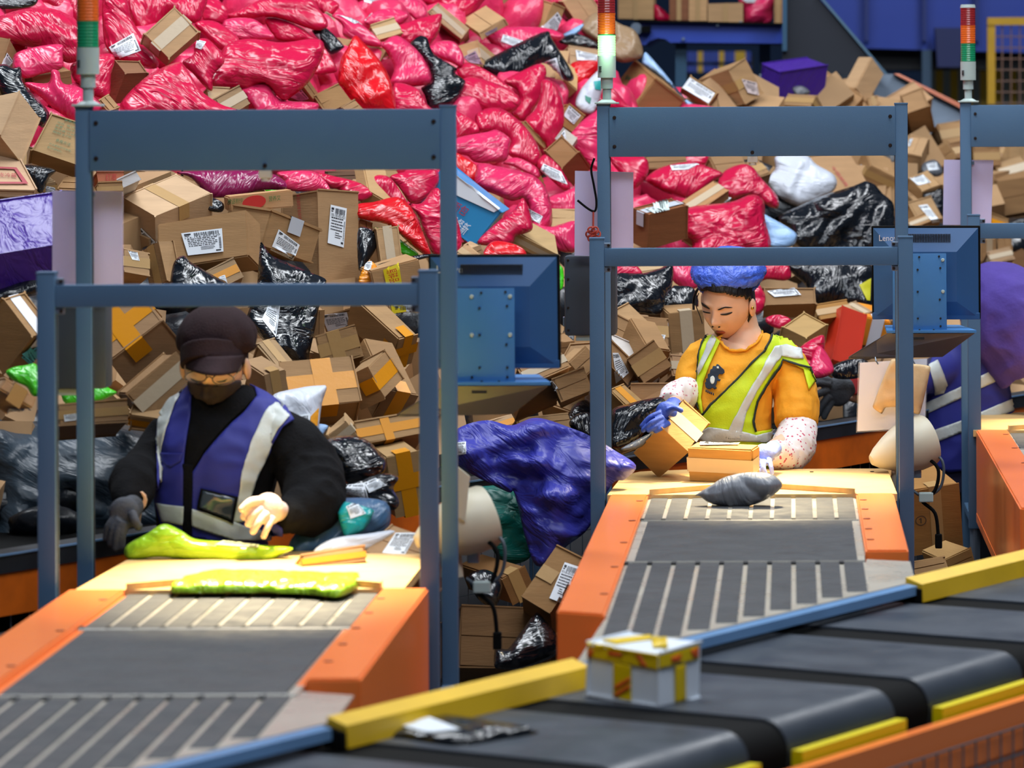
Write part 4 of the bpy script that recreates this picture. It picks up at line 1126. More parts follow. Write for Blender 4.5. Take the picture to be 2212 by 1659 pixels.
# --- behind the woman (zones 9, 10, 15)
bag(9, 'p', [(260,800),(420,800),(510,890),(400,920),(270,910)], off=-.3)
carton(9, [(430,820),(640,810),(480,900)], t=.2, off=-.25)
bag(9, 'q', [(735,800),(930,800),(975,960),(900,1015),(800,985),(745,930)], off=-.3)
bag(9, 'p', [(1420,800),(1640,800),(1695,900),(1645,945),(1500,935),(1400,970)], off=-.3)
bag(9, 'p', [(1370,940),(1445,980),(1495,1120),(1440,1210),(1370,1190)], off=-.35)
bag(9, 'k', [(260,910),(500,888),(640,850),(745,815),(745,980),(700,1050),(650,1210),(480,1200),(260,1200)], off=-.5, d='black plastic bag left of the woman, beside the middle left post', wr=1.3)
bag(9, 'k', [(735,1000),(800,985),(920,1010),(940,1170),(700,1200),(640,1140)], off=-.48)
carton(9, [(270,1205),(592,1415),(265,1400)], t=.2, off=-.62, c='#a9835a')
carton(9, [(300,1190),(392,1146),(490,1330)], t=.25, off=-.56, c='#b28d62', flaps=False)
carton(9, [(485,1240),(698,1262),(505,1445)], t=.2, off=-.55, c='#9c7750', lab=[[(580,1370),(690,1380),(670,1450),(600,1440)]])
bag(9, 'w', [(690,1300),(715,1290),(705,1460),(680,1450)], off=-.5)
carton(9, [(710,1208),(990,1175),(735,1525)], t=.22, off=-.58, c='#a37e54', tape='w', d='square carton just left of the woman face')
carton(9, [(390,1565),(600,1428),(520,1760)], t=.2, off=-.78, c='#a98359', tape='c')
carton(9, [(260,1420),(440,1650),(200,1560)], t=.2, off=-.85, c='#b18c64', flaps=False, lab=[[(265,1520),(310,1520),(395,1680),(300,1760)]])
carton(9, [(255,1380),(470,1500),(370,1540)], t=.2, off=-.7, c='#d5cfca', cw='white', flaps=False, extra=' with red print')
carton(9, [(740,1545),(930,1560),(760,1690)], t=.2, off=-.7, c='#b7906a', tape='w')
carton(15, [(60,860),(150,830),(190,960)], t=.2, off=-.95, c='#a98350', tape='y')
carton(15, [(190,820),(470,820),(200,950)], t=.2, off=-.95, c='#a98159', tape='n', flaps=False)
carton(15, [(290,570),(460,590),(170,810)], t=.2, off=-.86, c='#a07a50', tape='n', flaps=False, lab=[[(330,745),(370,735),(382,815),(160,815)]])
bag(15, 'k', [(60,990),(180,940),(300,910),(400,900),(420,960),(330,1050),(250,1160),(100,1230),(50,1180)], off=-1.05, d='black bubble mailer under the woman left glove')
bag(15, 'h', [(130,1230),(300,1140),(320,1150),(260,1220),(160,1245)], off=-1.1)
carton(9, [(1490,1135),(1882,1082),(1500,1000),(1465,1235)], off=-.45, c='#9a764f', tape='n', flaps=False, lab=[[(1500,1030),(1720,1003),(1772,1060),(1560,1077)]], d='wide carton with label right of the woman ear')
carton(9, [(1812,1420),(1982,1300),(1622,1325),(1790,1545)], off=-.62, c='#b8955f', tape='n', flaps=False, d='small plain cube carton right of the woman shoulder')
carton(10, [(770,1155),(952,1230),(600,1255),(720,1560)], off=-.65, c='#c4331e', flaps=False, tape='n', cw='red-orange', mat=mk('printed_card', None, .35, objcol=True, var=.03), d='red-orange box with bubble wrap strip right of the woman')
carton(10, [(945,1235),(1160,1270),(885,1450)], t=.2, off=-.6, c='#e08a20', flaps=False, tape='r', cw='orange', mat=mk('printed_card', None, .35, objcol=True, var=.03), d='orange and white box beside the middle right post')
bag(10, 'p', [(400,1510),(600,1375),(625,1480),(585,1650),(500,1680)], off=-.72)
bag(10, 'q', [(490,1690),(580,1465),(700,1650),(600,1720)], off=-.75)
bag(10, 'k', [(690,1620),(900,1555),(1000,1640),(900,1720),(700,1720)], off=-.75)
carton(10, [(540,1150),(800,1130),(600,1250)], t=.2, off=-.45, c='#a9793c')
carton(10, [(790,1150),(870,1125),(930,1210)], t=.2, off=-.48, tape='w')
bag(10, 'k', [(345,810),(990,810),(1010,1190),(800,1135),(550,1145),(470,980)], off=-.38, d='dark black sack behind the middle crossbar right of the woman', name='plastic_sack', lab=[[(900,980),(992,925),(985,1105),(960,1100),{'c':'#b9b514','blank':1}]])
bag(10, 'p', [(160,1240),(260,1215),(360,1260),(280,1330),(170,1290)], off=-.5)
bag(10, 'p', [(-30,950),(60,960),(150,1050),(130,1180),(20,1200)], off=-.45)
# --- on the floor between the stations (zone 14)
bag(14, 'u', [(270,250),(340,190),(480,160),(620,190),(740,148),(830,155),(960,200),(1085,250),(1230,335),(1365,430),(1300,512),(1220,545),(1085,800),(960,905),(790,1035),(715,900),(640,600),(600,590),(400,490),(280,400)], Y=11.12, th=.22, tilt=.35, tx=.1,
    d='big blue woven sack between the left and middle stations', name='woven_sack', wr=2.6, lab=[[(270,295),(350,290),(352,360),(275,372)]], step=34)
bag(14, 'e', [(360,600),(440,555),(640,590),(750,930),(640,1020),(540,980),(400,720)], Y=11.22, th=.3, tilt=.3, tx=.1, d='dark green woven sack under the blue woven sack', name='woven_sack', wr=1.6)
carton(14, [(905,912),(1065,992),(688,1205),(900,1340)], Y=10.75, c='#9b7446', tape='c', flaps=False, d='carton with label 010-010-J leaning against the middle left rail', lab=[[(940,1010),(1032,1040),(920,1252),(848,1225),{'t':'010-010-J'}]])
carton(14, [(560,1112),(697,1022),(620,1270)], t=.3, Y=10.95, c='#8a6238')
carton(14, [(325,1268),(858,1300),(318,1620)], t=.35, Y=10.7, c='#7f5c38', tape='n', d='big brown carton on the floor between the stations')
bag(14, 'k', [(525,1520),(600,1525),(680,1420),(770,1308),(830,1360),(895,1450),(895,1560),(700,1640),(525,1640)], Y=10.6, d='black plastic bag on the big brown floor carton', corner=.3)
bag(14, 'k', [(365,1095),(460,1050),(550,1100),(565,1180),(520,1275),(420,1225)], Y=10.9)
bag(14, 'w', [(270,1380),(290,1330),(320,1440),(300,1500),(270,1480)], Y=10.75)
carton(14, [(870,1340),(900,1360),(870,1450)], t=.2, Y=10.8)
carton(14, [(660,150),(960,130),(680,230)], t=.2, Y=12.2, c='#b48f63')
carton(14, [(480,170),(640,130),(520,240)], t=.2, Y=12.3, tape='y')
carton(14, [(800,40),(920,-60),(990,90)], t=.2, Y=12.5, lab=[[(815,20),(890,-50),(930,10),(860,60)]])
carton(8, [(1310,1440),(1440,1420),(1320,1530)], t=.2, off=-.45)
carton(8, [(1000,1640),(1330,1520),(1080,1760)], t=.25, off=-.6, tape='w')
carton(8, [(1400,1600),(1530,1480),(1500,1720)], t=.25, off=-.55)
carton(8, [(1280,1730),(1500,1640),(1350,1900)], t=.25, off=-.7, lab=[[(1130,1850),(1260,1740),(1310,1800),(1200,1880)]])
bag(14, 'k', [(965,180),(1000,130),(1090,120),(1100,260),(1000,220)], Y=12.2)
bag(0, 'k', [(1235,880),(1275,870),(1300,960),(1250,990),(1225,940)], Y=12.4)
carton(16, [(645,1092),(968,1018),(655,1515)], t=.3, Y=12.6, c='#a3763f', tape='c', d='carton with round stamp between middle and right stations', txt=[('①', [(680,1250),(760,1240),(760,1315),(680,1315)], (.05, .05, .95, .95), '#33302c')])
carton(16, [(655,1560),(865,1530),(690,1640)], t=.3, Y=11.9, c='#9d7a4e')
carton(16, [(870,1540),(1035,1458),(900,1640)], t=.2, Y=12.0, c='#a98550')
# ------------------------------------------------------------------ inner heap: parcels nobody could count, behind the ones in view
def heap_core():
    rnd = random.Random(3)
    V, F, M_ = [], [], []
    def addm(vs, fs, mi):
        n = len(V); V.extend(vs); F.extend([tuple(i+n for i in f) for f in fs]); M_.extend([mi]*len(fs))
    bm = bmesh.new(); bmesh.ops.create_icosphere(bm, subdivisions=3, radius=1); bm.verts.index_update()
    sv = [v.co.copy() for v in bm.verts]; sf = [[v.index for v in f.verts] for f in bm.faces]; bm.free()
    cube = [Vector((x, y, z)) for x in (-1, 1) for y in (-1, 1) for z in (-1, 1)]
    cf = [(0, 1, 3, 2), (4, 6, 7, 5), (0, 4, 5, 1), (2, 3, 7, 6), (0, 2, 6, 4), (1, 5, 7, 3)]
    for py in np.arange(-330, 1190, 62):
        for px in np.arange(-260, 2420, 72):
            x, y = px+rnd.uniform(-25, 25), py+rnd.uniform(-22, 22)
            if x > 1300 and y < 215+(x-1300)*.0: continue
            if 1900 < x and y < 320: continue
            if x > 1000 and y < -40: continue
            lowest = 1150 if x < 900 else 960
            if y > lowest: continue
            Yc = heapY(x, y)+rnd.uniform(.34, .60)-(.12 if y > 650 else 0)
            c = P(x, y, Yc)
            pink = (y < 560 and x < 1500 and not (x < 900 and y > 380)) and rnd.random() < .96
            s = 62/FPX*Yc
            R = Matrix.Rotation(rnd.uniform(0, 6.28), 3, 'X') @ Matrix.Rotation(rnd.uniform(0, 6.28), 3, 'Z')
            if pink or rnd.random() < .25:
                sc = Vector((s*rnd.uniform(.9, 1.4), s*rnd.uniform(.6, .9), s*rnd.uniform(.8, 1.2)))
                o = Vector((rnd.uniform(0, 99), 0, 0))
                addm([c+R @ Vector((v.x*sc.x, v.y*sc.y, v.z*sc.z))*(1+.16*noise.noise(v*2.2+o)) for v in sv], sf, 1 if pink else 2)
            else:
                sc = Vector((s*rnd.uniform(.7, 1.1), s*rnd.uniform(.5, .8), s*rnd.uniform(.6, 1)))
                addm([c+R @ Vector((v.x*sc.x, v.y*sc.y, v.z*sc.z)) for v in cube], cf, 0)
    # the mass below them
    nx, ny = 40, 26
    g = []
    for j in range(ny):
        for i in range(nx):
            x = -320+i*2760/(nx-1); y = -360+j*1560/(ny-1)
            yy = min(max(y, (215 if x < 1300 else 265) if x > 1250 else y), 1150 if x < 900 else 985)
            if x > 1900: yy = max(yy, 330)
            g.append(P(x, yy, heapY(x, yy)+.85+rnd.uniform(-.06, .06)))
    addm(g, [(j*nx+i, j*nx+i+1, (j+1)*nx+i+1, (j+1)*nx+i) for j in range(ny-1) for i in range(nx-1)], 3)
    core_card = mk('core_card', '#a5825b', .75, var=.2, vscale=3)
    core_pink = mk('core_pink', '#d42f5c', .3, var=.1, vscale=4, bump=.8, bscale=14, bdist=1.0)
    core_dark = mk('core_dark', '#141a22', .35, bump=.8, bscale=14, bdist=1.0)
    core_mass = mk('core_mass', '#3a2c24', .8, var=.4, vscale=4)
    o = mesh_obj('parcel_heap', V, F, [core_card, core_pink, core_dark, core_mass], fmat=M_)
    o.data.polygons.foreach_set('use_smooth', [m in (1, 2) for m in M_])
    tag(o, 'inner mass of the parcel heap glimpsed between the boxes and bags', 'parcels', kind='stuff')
heap_core()

# ------------------------------------------------------------------ belt conveyor behind the workers that carries the heap
def rail_pt(n, t, z): return Vector((-.128, 12.70, 0))+Vector((-NV.x, -NV.y, 0))*n+U*t+Vector((0, 0, z))
fc = empty('feed_conveyor', rail_pt(.2, -1.5, 0))
tag(fc, 'low orange-sided feed conveyor with black belt edge behind the workers', 'conveyor')
def rail_prism(n0, n1, z0, z1, ta, tb): return MB().prism([rail_pt(n0, ta, z0), rail_pt(n1, ta, z0), rail_pt(n1, ta, z1), rail_pt(n0, ta, z1)], U*(tb-ta))
rail_prism(0, .03, .90, 1.01, -5.2, 3.4).build('side_panel', mk('worn_orange', '#d9660f', .5, var=.3, vscale=6), fc)
rail_prism(-.005, .10, 1.01, 1.055, -5.2, 3.4).build('belt_edge', mk('worn_black', '#191d24', .6, var=.4, vscale=8), fc)
rail_prism(.05, .8, .85, 1.02, -5.2, 3.4).build('belt', BLACK, fc)
rail_prism(-.008, -.003, 1.055, 1.06, -5.2, 3.4).build('edge_trim', BLUEST, fc)
for k in range(12):
    t = -5+k*.75
    MB().box((-.03, -.03, 0), (.03, .03, .9), 0, Matrix.Translation(rail_pt(.05, t, 0))).build('leg', STEEL, fc)
for k in range(120):
    t = -4.9+k*.07
    MB().cyl(rail_pt(.02, t, .40), rail_pt(.02, t, .90), .002, n=5).build('mesh_wire', WIRE, fc)
for z in (.45, .58, .71, .84):
    MB().cyl(rail_pt(.021, -5, z), rail_pt(.021, 3.4, z), .002, n=5).build('mesh_wire', WIRE, fc)

# ------------------------------------------------------------------ machines far behind, upper right
def at_box(pts, Y, dep, name, mat, parent=None, bev=0):
    """a slab with the outline pts (photo pixels) whose face stands at depth Y"""
    m = MB(); f = [P(x, y, Y) for x, y in pts]
    m.prism(f, (0, dep, 0))
    return m.build(name, mat, parent)
BLUEM = mk('blue_machine_paint', '#2342a8', .45, var=.12, vscale=1.5, rvar=.1)
NAVY = mk('dark_navy_panel', '#161d2b', .55, var=.1, vscale=2)
# blue belt conveyor with boxes
c1 = empty('blue_conveyor', P(1530, 200, 19.2)); tag(c1, 'blue belt conveyor carrying boxes at the top behind the middle frame', 'conveyor')
at_box([(1370,58),(1376,45),(1690,52),(1690,94),(1480,92),(1448,92),(1436,84),(1420,82),(1405,88),(1394,97),(1376,96)], 18.6, .7, 'side_frame', BLUEM, c1)
at_box([(1370,43),(1690,50),(1690,54),(1370,47)], 18.55, .75, 'belt', BLACK, c1)
MB().cyl(P(1374, 62, 18.55), P(1374, 62, 19.3), .03).build('end_roller', ALU, c1)
at_box([(1385,56),(1405,55),(1405,70),(1385,70)], 18.52, .08, 'bearing', BLACK, c1)
at_box([(1459,92),(1483,92),(1483,260),(1459,260)], 18.7, .07, 'support_leg', mk('teal_leg', '#27506e', .5), c1)
at_box([(1640,92),(1664,92),(1664,260),(1640,260)], 18.9, .07, 'support_leg', mk('teal_leg', '#27506e', .5), c1)
for a, b in ((1476, 92), (1550, 62), (1600, 56)):
    MB().cyl(P(a, b-8, 18.59), P(a, b-8, 18.57), .008, n=8).build('bolt', ALU, c1)
kw = dict(Y=18.7)
def far_box(pts, c, lb, Y=18.7, dep=.35):
    o = at_box(pts, Y, dep, 'cardboard_box', CARD); o.color = (*srgb(c), 1)
    a, b, cc = pts[0], pts[1], pts[2]
    mx = (a[0]+b[0])/2
    MB().prism([P(mx-5, a[1], Y-.003), P(mx+5, b[1], Y-.003), P(mx+5, cc[1], Y-.003), P(mx-5, cc[1], Y-.003)], (0, .002, 0)).build('packing_tape', TAPE, o, srgb('#a8875c'))
    tag(o, lb, 'box', 'boxes riding the blue conveyor'); return o
far_box([(1335,-30),(1411,-30),(1411,42),(1335,40)], '#b18d63', 'leftmost tan box on the blue conveyor beside the green-lit light')
far_box([(1446,-20),(1487,-20),(1487,44),(1446,44)], '#7d4f36', 'dark brown box on the blue conveyor')
far_box([(1488,-15),(1527,-10),(1527,45),(1488,45)], '#b99268', 'tan box with glossy tape next to the dark brown one on the blue conveyor', dep=.25)
far_box([(1529,8),(1605,6),(1605,50),(1529,47)], '#ab8862', 'low tan box with tape in the middle of the blue conveyor')
far_box([(1672,-20),(1690,-20),(1690,52),(1672,52)], '#9c7450', 'narrow tan box at the right end of the blue conveyor')
bag(4, 'p', [(415,40),(470,60),(540,120),(590,165),(420,165)], Y=18.8, d='pink bag lying on the blue conveyor left of the dark box', tilt=0, tx=0)
bag(4, 'q', [(1100,-40),(1370,-40),(1365,60),(1355,160),(1310,192),(1140,190),(1120,90)], Y=18.8, d='pink bag with white label at the right end of the blue conveyor', tilt=0, tx=0, lab=[[(1110,-10),(1230,-10),(1215,22),(1150,18)]])
# sloped dark chute wall and grey chute
c2 = empty('chute', P(1800, 200, 18.0)); tag(c2, 'dark sloped chute wall with grey slide at the upper right', 'chute')
at_box([(1690,-40),(1765,-40),(1772,0),(1912,160),(1690,160)], 18.3, .08, 'side_wall', NAVY, c2)
MB().prism([P(1766, -10, 18.27), P(1773, -10, 18.27), P(1918, 160, 18.27), P(1910, 160, 18.27)], (0, .1, 0)).build('edge_bead', mk('bead', '#5b7a92', .4, metal=.5), c2)
MB().prism([P(1640, 160, 18.5), P(1935, 160, 18.5), P(2090, 240, 18.45), P(2090, 420, 18.3), P(1640, 330, 18.4)], (0, .04, 0)).build('slide', mk('grey_slide', '#566475', .45, metal=.3, var=.1), c2)
MB().prism([P(1930, 159, 18.45), P(1942, 159, 18.45), P(2092, 232, 18.4), P(2086, 240, 18.4)], (0, .05, 0)).build('orange_edge', mk('faded_orange', '#cf7a5c', .5), c2)
at_box([(1700,-40),(1690,-40),(1690,110),(1700,110)], 18.2, .1, 'angle_bar', mk('teal_leg', '#27506e', .5), c2)
# big blue machine
c3 = empty('blue_machine', P(2000, 200, 23)); tag(c3, 'large blue machine housing at the top right corner', 'machine')
at_box([(1740,-60),(2260,-60),(2260,115),(2000,108),(1860,104),(1740,90)], 23, 1.5, 'housing', BLUEM, c3)
for x in (1872, 1997, 2110):
    at_box([(x-5,-60),(x+5,-60),(x+4,90),(x-4,88)], 22.9, .12, 'rib', mk('dark_blue_rib', '#1a2f78', .5), c3)
at_box([(1870,103),(2260,110),(2260,150),(1870,150)], 23.2, 1, 'dark_gap', DARKM, c3)
at_box([(1992,108),(2012,108),(2012,230),(1992,230)], 22.8, .2, 'support_leg', mk('teal_grey', '#35506a', .6), c3)
at_box([(2020,60),(2080,60),(2075,145),(2025,145)], 22.7, .2, 'motor_box', mk('deep_blue', '#15235c', .5), c3)
# striped barrier and yellow fence
c4 = empty('striped_barrier', P(2100, 240, 24)); tag(c4, 'yellow and grey striped panel barrier behind the right stack light', 'barrier')
for k in range(14):
    x = 2005+k*16
    at_box([(x,151),(x+16,151),(x+16,300),(x,300)], 24, .05, 'panel_stripe', YELLOW if k % 2 else mk('pale_panel', '#9aa49c', .6), c4)
c4b = empty('striped_barrier', P(1560, 130, 26)); tag(c4b, 'distant blue and yellow striped barrier seen under the blue conveyor', 'barrier')
for x in (1486, 1550, 1618):
    q = P(x, 120, 26.08); MB().box((q.x-.03, 26.06, 0), (q.x+.03, 26.12, q.z)).build('post', DARKM, c4b)
for r, (ya, yb) in enumerate(((111, 134), (141, 156))):
    for k in range(12):
        x = 1484+k*11.5
        at_box([(x,ya),(x+11.5,ya),(x+11.5,yb),(x,yb)], 26, .05, 'panel_stripe', YELLOW if k in (2, 6, 9, 10) else BLUEM, c4b)
c5 = empty('fence', P(2170, 240, 21.5)); tag(c5, 'yellow steel fence with wire mesh at the right edge', 'fence')
YF = mk('fence_yellow', '#c79a1c', .5, var=.08)
at_box([(2133,38),(2150,38),(2150,225),(2133,225)], 21.5, .07, 'post', YF, c5)
at_box([(2133,38),(2290,36),(2290,54),(2133,54)], 21.49, .06, 'top_bar', YF, c5)
for x in range(2165, 2290, 19):
    MB().cyl(P(x, 54, 21.52), P(x, 225, 21.52), .004, n=6).build('mesh_wire', mk('rusty_wire', '#8a6a5c', .6), c5)
for y in range(79, 225, 24):
    MB().cyl(P(2150, y, 21.53), P(2290, y, 21.53), .004, n=6).build('mesh_wire', mk('rusty_wire', '#8a6a5c', .6), c5)
# ------------------------------------------------------------------ gear on the stations
LILAC = mk('lilac_board', '#cbc2e8', .5, var=.06, vscale=6)
for key, q, lb in (('left', [(113,412),(265,414),(265,625),(113,622)], 'plain lilac board hung behind the left tall post'),
                   ('middle', [(1242,369),(1368,372),(1368,556),(1241,552)], 'plain lilac board hung behind the middle left post with scribbles'),
                   ('right', [(2039,345),(2146,346),(2141,486),(2037,486)], 'plain lilac board hung behind the right frame post')):
    Y = STN[key].y+.075
    o = MB().prism([P(x, y, Y) for x, y in q], (0, .006, 0)).build('notice_board', LILAC)
    tag(o, lb, 'board', 'lilac boards on the tall posts')
    MB().box(tuple(P((q[0][0]+q[1][0])/2, q[0][1]+6, Y-.002)-Vector((.02, .012, .008))), tuple(P((q[0][0]+q[1][0])/2, q[0][1]+6, Y-.002)+Vector((.02, .0, .004)))).build('hanger_clip', ALU, o)

BOXM = mk('control_box_paint', '#39434f', .5, var=.05)
for key, lb in (('left', 'dark control box behind the left posts'), ('middle', 'dark control box beside the middle left post under the lilac board')):
    o = STN[key]; y = o.y+.17
    g = MB().box((o.x-.595, y-.045, 1.472), (o.x-.432, y+.05, 1.724), .012).build('control_box', BOXM, smooth=True)
    tag(g, lb, 'control box', 'control boxes of the stations')
    for z in (1.49, 1.56, 1.65, 1.71):
        screw(o.x-.583, y-.045, z, g, .004)
    MB().box((o.x-.602, y-.02, 1.50), (o.x-.595, y+.01, 1.53), .002).build('latch', ALU, g)
    MB().box((o.x-.56, y-.03, 1.455), (o.x-.51, y+.03, 1.472), .002).build('cable_gland', PALE, g)

MONB = mk('monitor_back', '#2f5a8c', .42, spec=.5, var=.08, vscale=3)
PLATE = mk('blue_plate', '#3d78b4', .5, var=.03)
def monitor(key):
    o = STN[key]; x0, y0 = o.x, o.y
    y = y0+.34
    g = empty('monitor', (x0+.55, y, 1.5)); tag(g, {'left': 'computer monitor seen from behind, right of the left frame', 'middle': 'computer monitor seen from behind, right of the middle frame'}[key], 'monitor', 'monitors of the stations')
    M = Matrix.Translation((x0+.55, y, 1.655)) @ Matrix.Rotation(math.radians(-5), 4, 'Z') @ Matrix.Rotation(math.radians(3), 4, 'X')
    MB().box((-.174, 0, -.15), (.174, .022, .150), .004, M).build('screen_bezel', BLACK, g)
    # the back swells towards the camera
    m = MB()
    pr = [(-.168, -.144), (.168, -.144), (.168, .144), (-.168, .144)]; inn = [(-.10, -.09), (.10, -.09), (.10, .07), (-.10, .07)]
    vs = [M @ Vector((a, 0, b)) for a, b in pr]+[M @ Vector((a, -.03, b)) for a, b in inn]
    m.add(vs, [(0, 1, 5, 4), (1, 2, 6, 5), (2, 3, 7, 6), (3, 0, 4, 7), (4, 5, 6, 7)])
    bk = m.build('back_shell', MONB, g)
    for k in range(32):
        MB().box((-.085+k*.0052, -.02, .100), (-.082+k*.0052, -.0005, .126), 0, M).build('vent_slot', STEEL_D, bk)
    MB().box((.05, -.014, -.105), (.10, -.002, -.065), 0, M).build('port_recess', STEEL_D, bk)
    MB().box((.065, -.022, -.10), (.082, -.012, -.07), .002, M).build('plug', BLACK, bk)
    MB().box((-.172, -.004, -.150), (.172, .004, -.128), .002, M).build('lower_bezel', MONB, g)
    if True:
        V, F = text_polys('Lenovo')
        mesh_obj('lettering', [M @ Vector((-.150+v[0]*.024, -.017, .104+v[1]*.028)) for v in V], F, INK, bk, srgb('#d5dbe2'))
    # mounting plate, tray below it
    br = empty('monitor_bracket', (x0+.5, y0+.2, 1.4)); tag(br, {'left': 'blue mounting plate and tray holding the left monitor', 'middle': 'blue mounting plate and tray holding the middle monitor'}[key], 'bracket', 'monitor brackets of the stations')
    yp = y0+.24
    pl = MB().box((x0+.44, yp-.004, 1.468), (x0+.612, yp, 1.722), .0035).build('mounting_plate', PLATE, br, smooth=True)
    for (a, b) in ((.50, 1.70), (.60, 1.70), (.50, 1.60), (.60, 1.60)):
        screw(x0+a, yp-.004, b, pl, .006, PALE)
    for (a, b) in ((.525, 1.71), (.588, 1.712), (.52, 1.67), (.592, 1.675), (.52, 1.60), (.59, 1.575), (.52, 1.515), (.592, 1.515), (.592, 1.49), (.50, 1.49), (.525, 1.478), (.57, 1.478)):
        screw(x0+a, yp-.004, b, pl, .0035, STEEL_D, 'drilled_hole')
    tray = MB().prism([(x0+.30, yp+.02, 1.392), (x0+.43, yp+.02, 1.47), (x0+.44, yp-.02, 1.468), (x0+.70, yp-.02, 1.468), (x0+.60, yp+.06, 1.388), (x0+.30, yp+.06, 1.382)], (0, .012, 0)).build('tray_skirt', mk('tray_metal', '#5f6068', .42, metal=.35, var=.05), br)
    MB().prism([(x0+.42, yp-.022, 1.470), (x0+.705, yp-.022, 1.470), (x0+.66, yp+.20, 1.474), (x0+.42, yp+.20, 1.474)], (0, 0, .008)).build('tray', PLATE, br)
    MB().box((x0+.50, yp-.0215, 1.449), (x0+.54, yp-.0195, 1.457), .001).build('slot', STEEL_D, tray)
monitor('left'); monitor('middle')
# paper in a clear sleeve with a yellowed cloth, below the middle monitor tray
Y = 11.70
o = MB().prism([P(*zp(21, q), Y) for q in [(125,1075),(605,1045),(590,1540),(105,1565)]], (0, .003, 0)).build('paper_sheet', mk('white_paper', '#e8ebfb', .45)); tag(o, 'blank white sheet in a plastic sleeve hanging below the middle monitor', 'paper')
MB().prism([P(*zp(21, q), Y-.002) for q in [(112,1072),(612,1040),(597,1550),(97,1575)]], (0, .0008, 0)).build('clear_sleeve', mk('clear_sleeve', '#ffffff', .08, alpha=.12), o)
for x in (255, 520):
    MB().tube([P(*zp(21, (x, 1085)), Y-.004), P(*zp(21, (x-15, 1060)), Y-.01), P(*zp(21, (x-20, 1035)), Y)], .002, 6).build('hanging_ring', ALU, o)
cl = bag(21, 'w', [(350,1050),(490,1080),(632,1105),(555,1440),(480,1425),(410,1390),(310,1395),(282,1440),(216,1385)], Y=Y-.03, th=.04, tilt=0, tx=0, d='yellowed cloth rag draped over the hanging white sheet', name='cloth_rag', cat='cloth', mat=mk('yellowed_cloth', '#d8b98c', .85, var=.15, vscale=14, bump=.2, bscale=40), corner=.15, wr=.5)

# cream sensor hoods beside the right posts
def hood(key, lb):
    o = STN[key]; x0, y0 = o.x, o.y+.13
    c = Vector((x0+.475, y0, 1.115))
    g = empty('sensor_hood', (c.x, c.y, 1.04)); tag(g, lb, 'sensor', 'cream sensor hoods')
    def lathe(prof, n=28):
        vs, fs = [], []
        D = Vector((.86, .35, .28)).normalized(); q = D.to_track_quat('Z', 'Y')
        for t, r in prof:
            for k in range(n):
                a = 2*math.pi*k/n; vs.append(c+D*t+q @ Vector((math.cos(a)*r, math.sin(a)*r, 0)))
        for i in range(len(prof)-1):
            for k in range(n): fs.append((i*n+k, i*n+(k+1) % n, (i+1)*n+(k+1) % n, (i+1)*n+k))
        return vs, fs
    MB().add(*lathe([(-.125, .001), (-.122, .016), (-.10, .034), (-.06, .056), (-.015, .076), (.03, .085), (.075, .083), (.085, .078), (.085, .07), (.04, .068)])).build('hood_shell', CREAM, g, smooth=True)
    MB().add(*lathe([(.04, .069), (.04, .001)])).build('hood_interior', STEEL_D, g)
    MB().cyl(c+Vector((-.02, 0, -.05)), c+Vector((-.02, 0, -.13)), .022, .03, 18).build('pedestal', CREAM, g, smooth=True)
    MB().box((c.x+.02, c.y-.01, 1.02), (c.x+.05, c.y+.02, 1.09), .003).build('wire_clamp', ALU, g)
    pts = [c+Vector((.05, -.02, -.02)), c+Vector((.10, -.05, -.06)), c+Vector((.09, -.06, -.13)), c+Vector((.05, -.05, -.16)), c+Vector((.09, -.06, -.20)), c+Vector((.10, -.06, -.27))]
    MB().tube(bez(pts), .0055, 8).build('cable', BLACK, g, smooth=True)
    pts = [c+Vector((.06, 0, .0)), c+Vector((.115, -.03, -.04)), c+Vector((.11, -.03, -.12)), c+Vector((.06, -.04, -.15)), c+Vector((.02, -.04, -.13))]
    MB().tube(bez(pts), .0045, 8).build('cable', mk('grey_cable', '#4a5560', .5), g, smooth=True)
    MB().box(tuple(c+Vector((.04, -.07, -.165))), tuple(c+Vector((.085, -.045, -.135))), .004).build('connector', PALE, g)
    MB().box(tuple(c+Vector((.09, -.07, -.31))), tuple(c+Vector((.112, -.05, -.265))), .004).build('plug', BLACK, g)
    return g
def bez(p):
    out = []
    n = len(p)
    for i in range(n-1):
        a, b = p[i], p[i+1]; pa, pb = p[max(i-1, 0)], p[min(i+2, n-1)]
        for s in range(6):
            t = s/6; m1 = (b-pa)*.5; m2 = (pb-a)*.5
            out.append(a*(2*t**3-3*t**2+1)+m1*(t**3-2*t**2+t)+b*(-2*t**3+3*t**2)+m2*(t**3-t**2))
    return out+[p[-1]]
g = hood('left', 'cream plastic sensor hood with cables right of the left frame')
MB().prism([P(*zp(22, q), 9.46) for q in [(90,190),(250,320),(205,770),(88,680)]], (0, .01, 0)).build('reflector_flap', CREAM, g)
hood('middle', 'cream plastic sensor hood with black plug behind the middle right post')
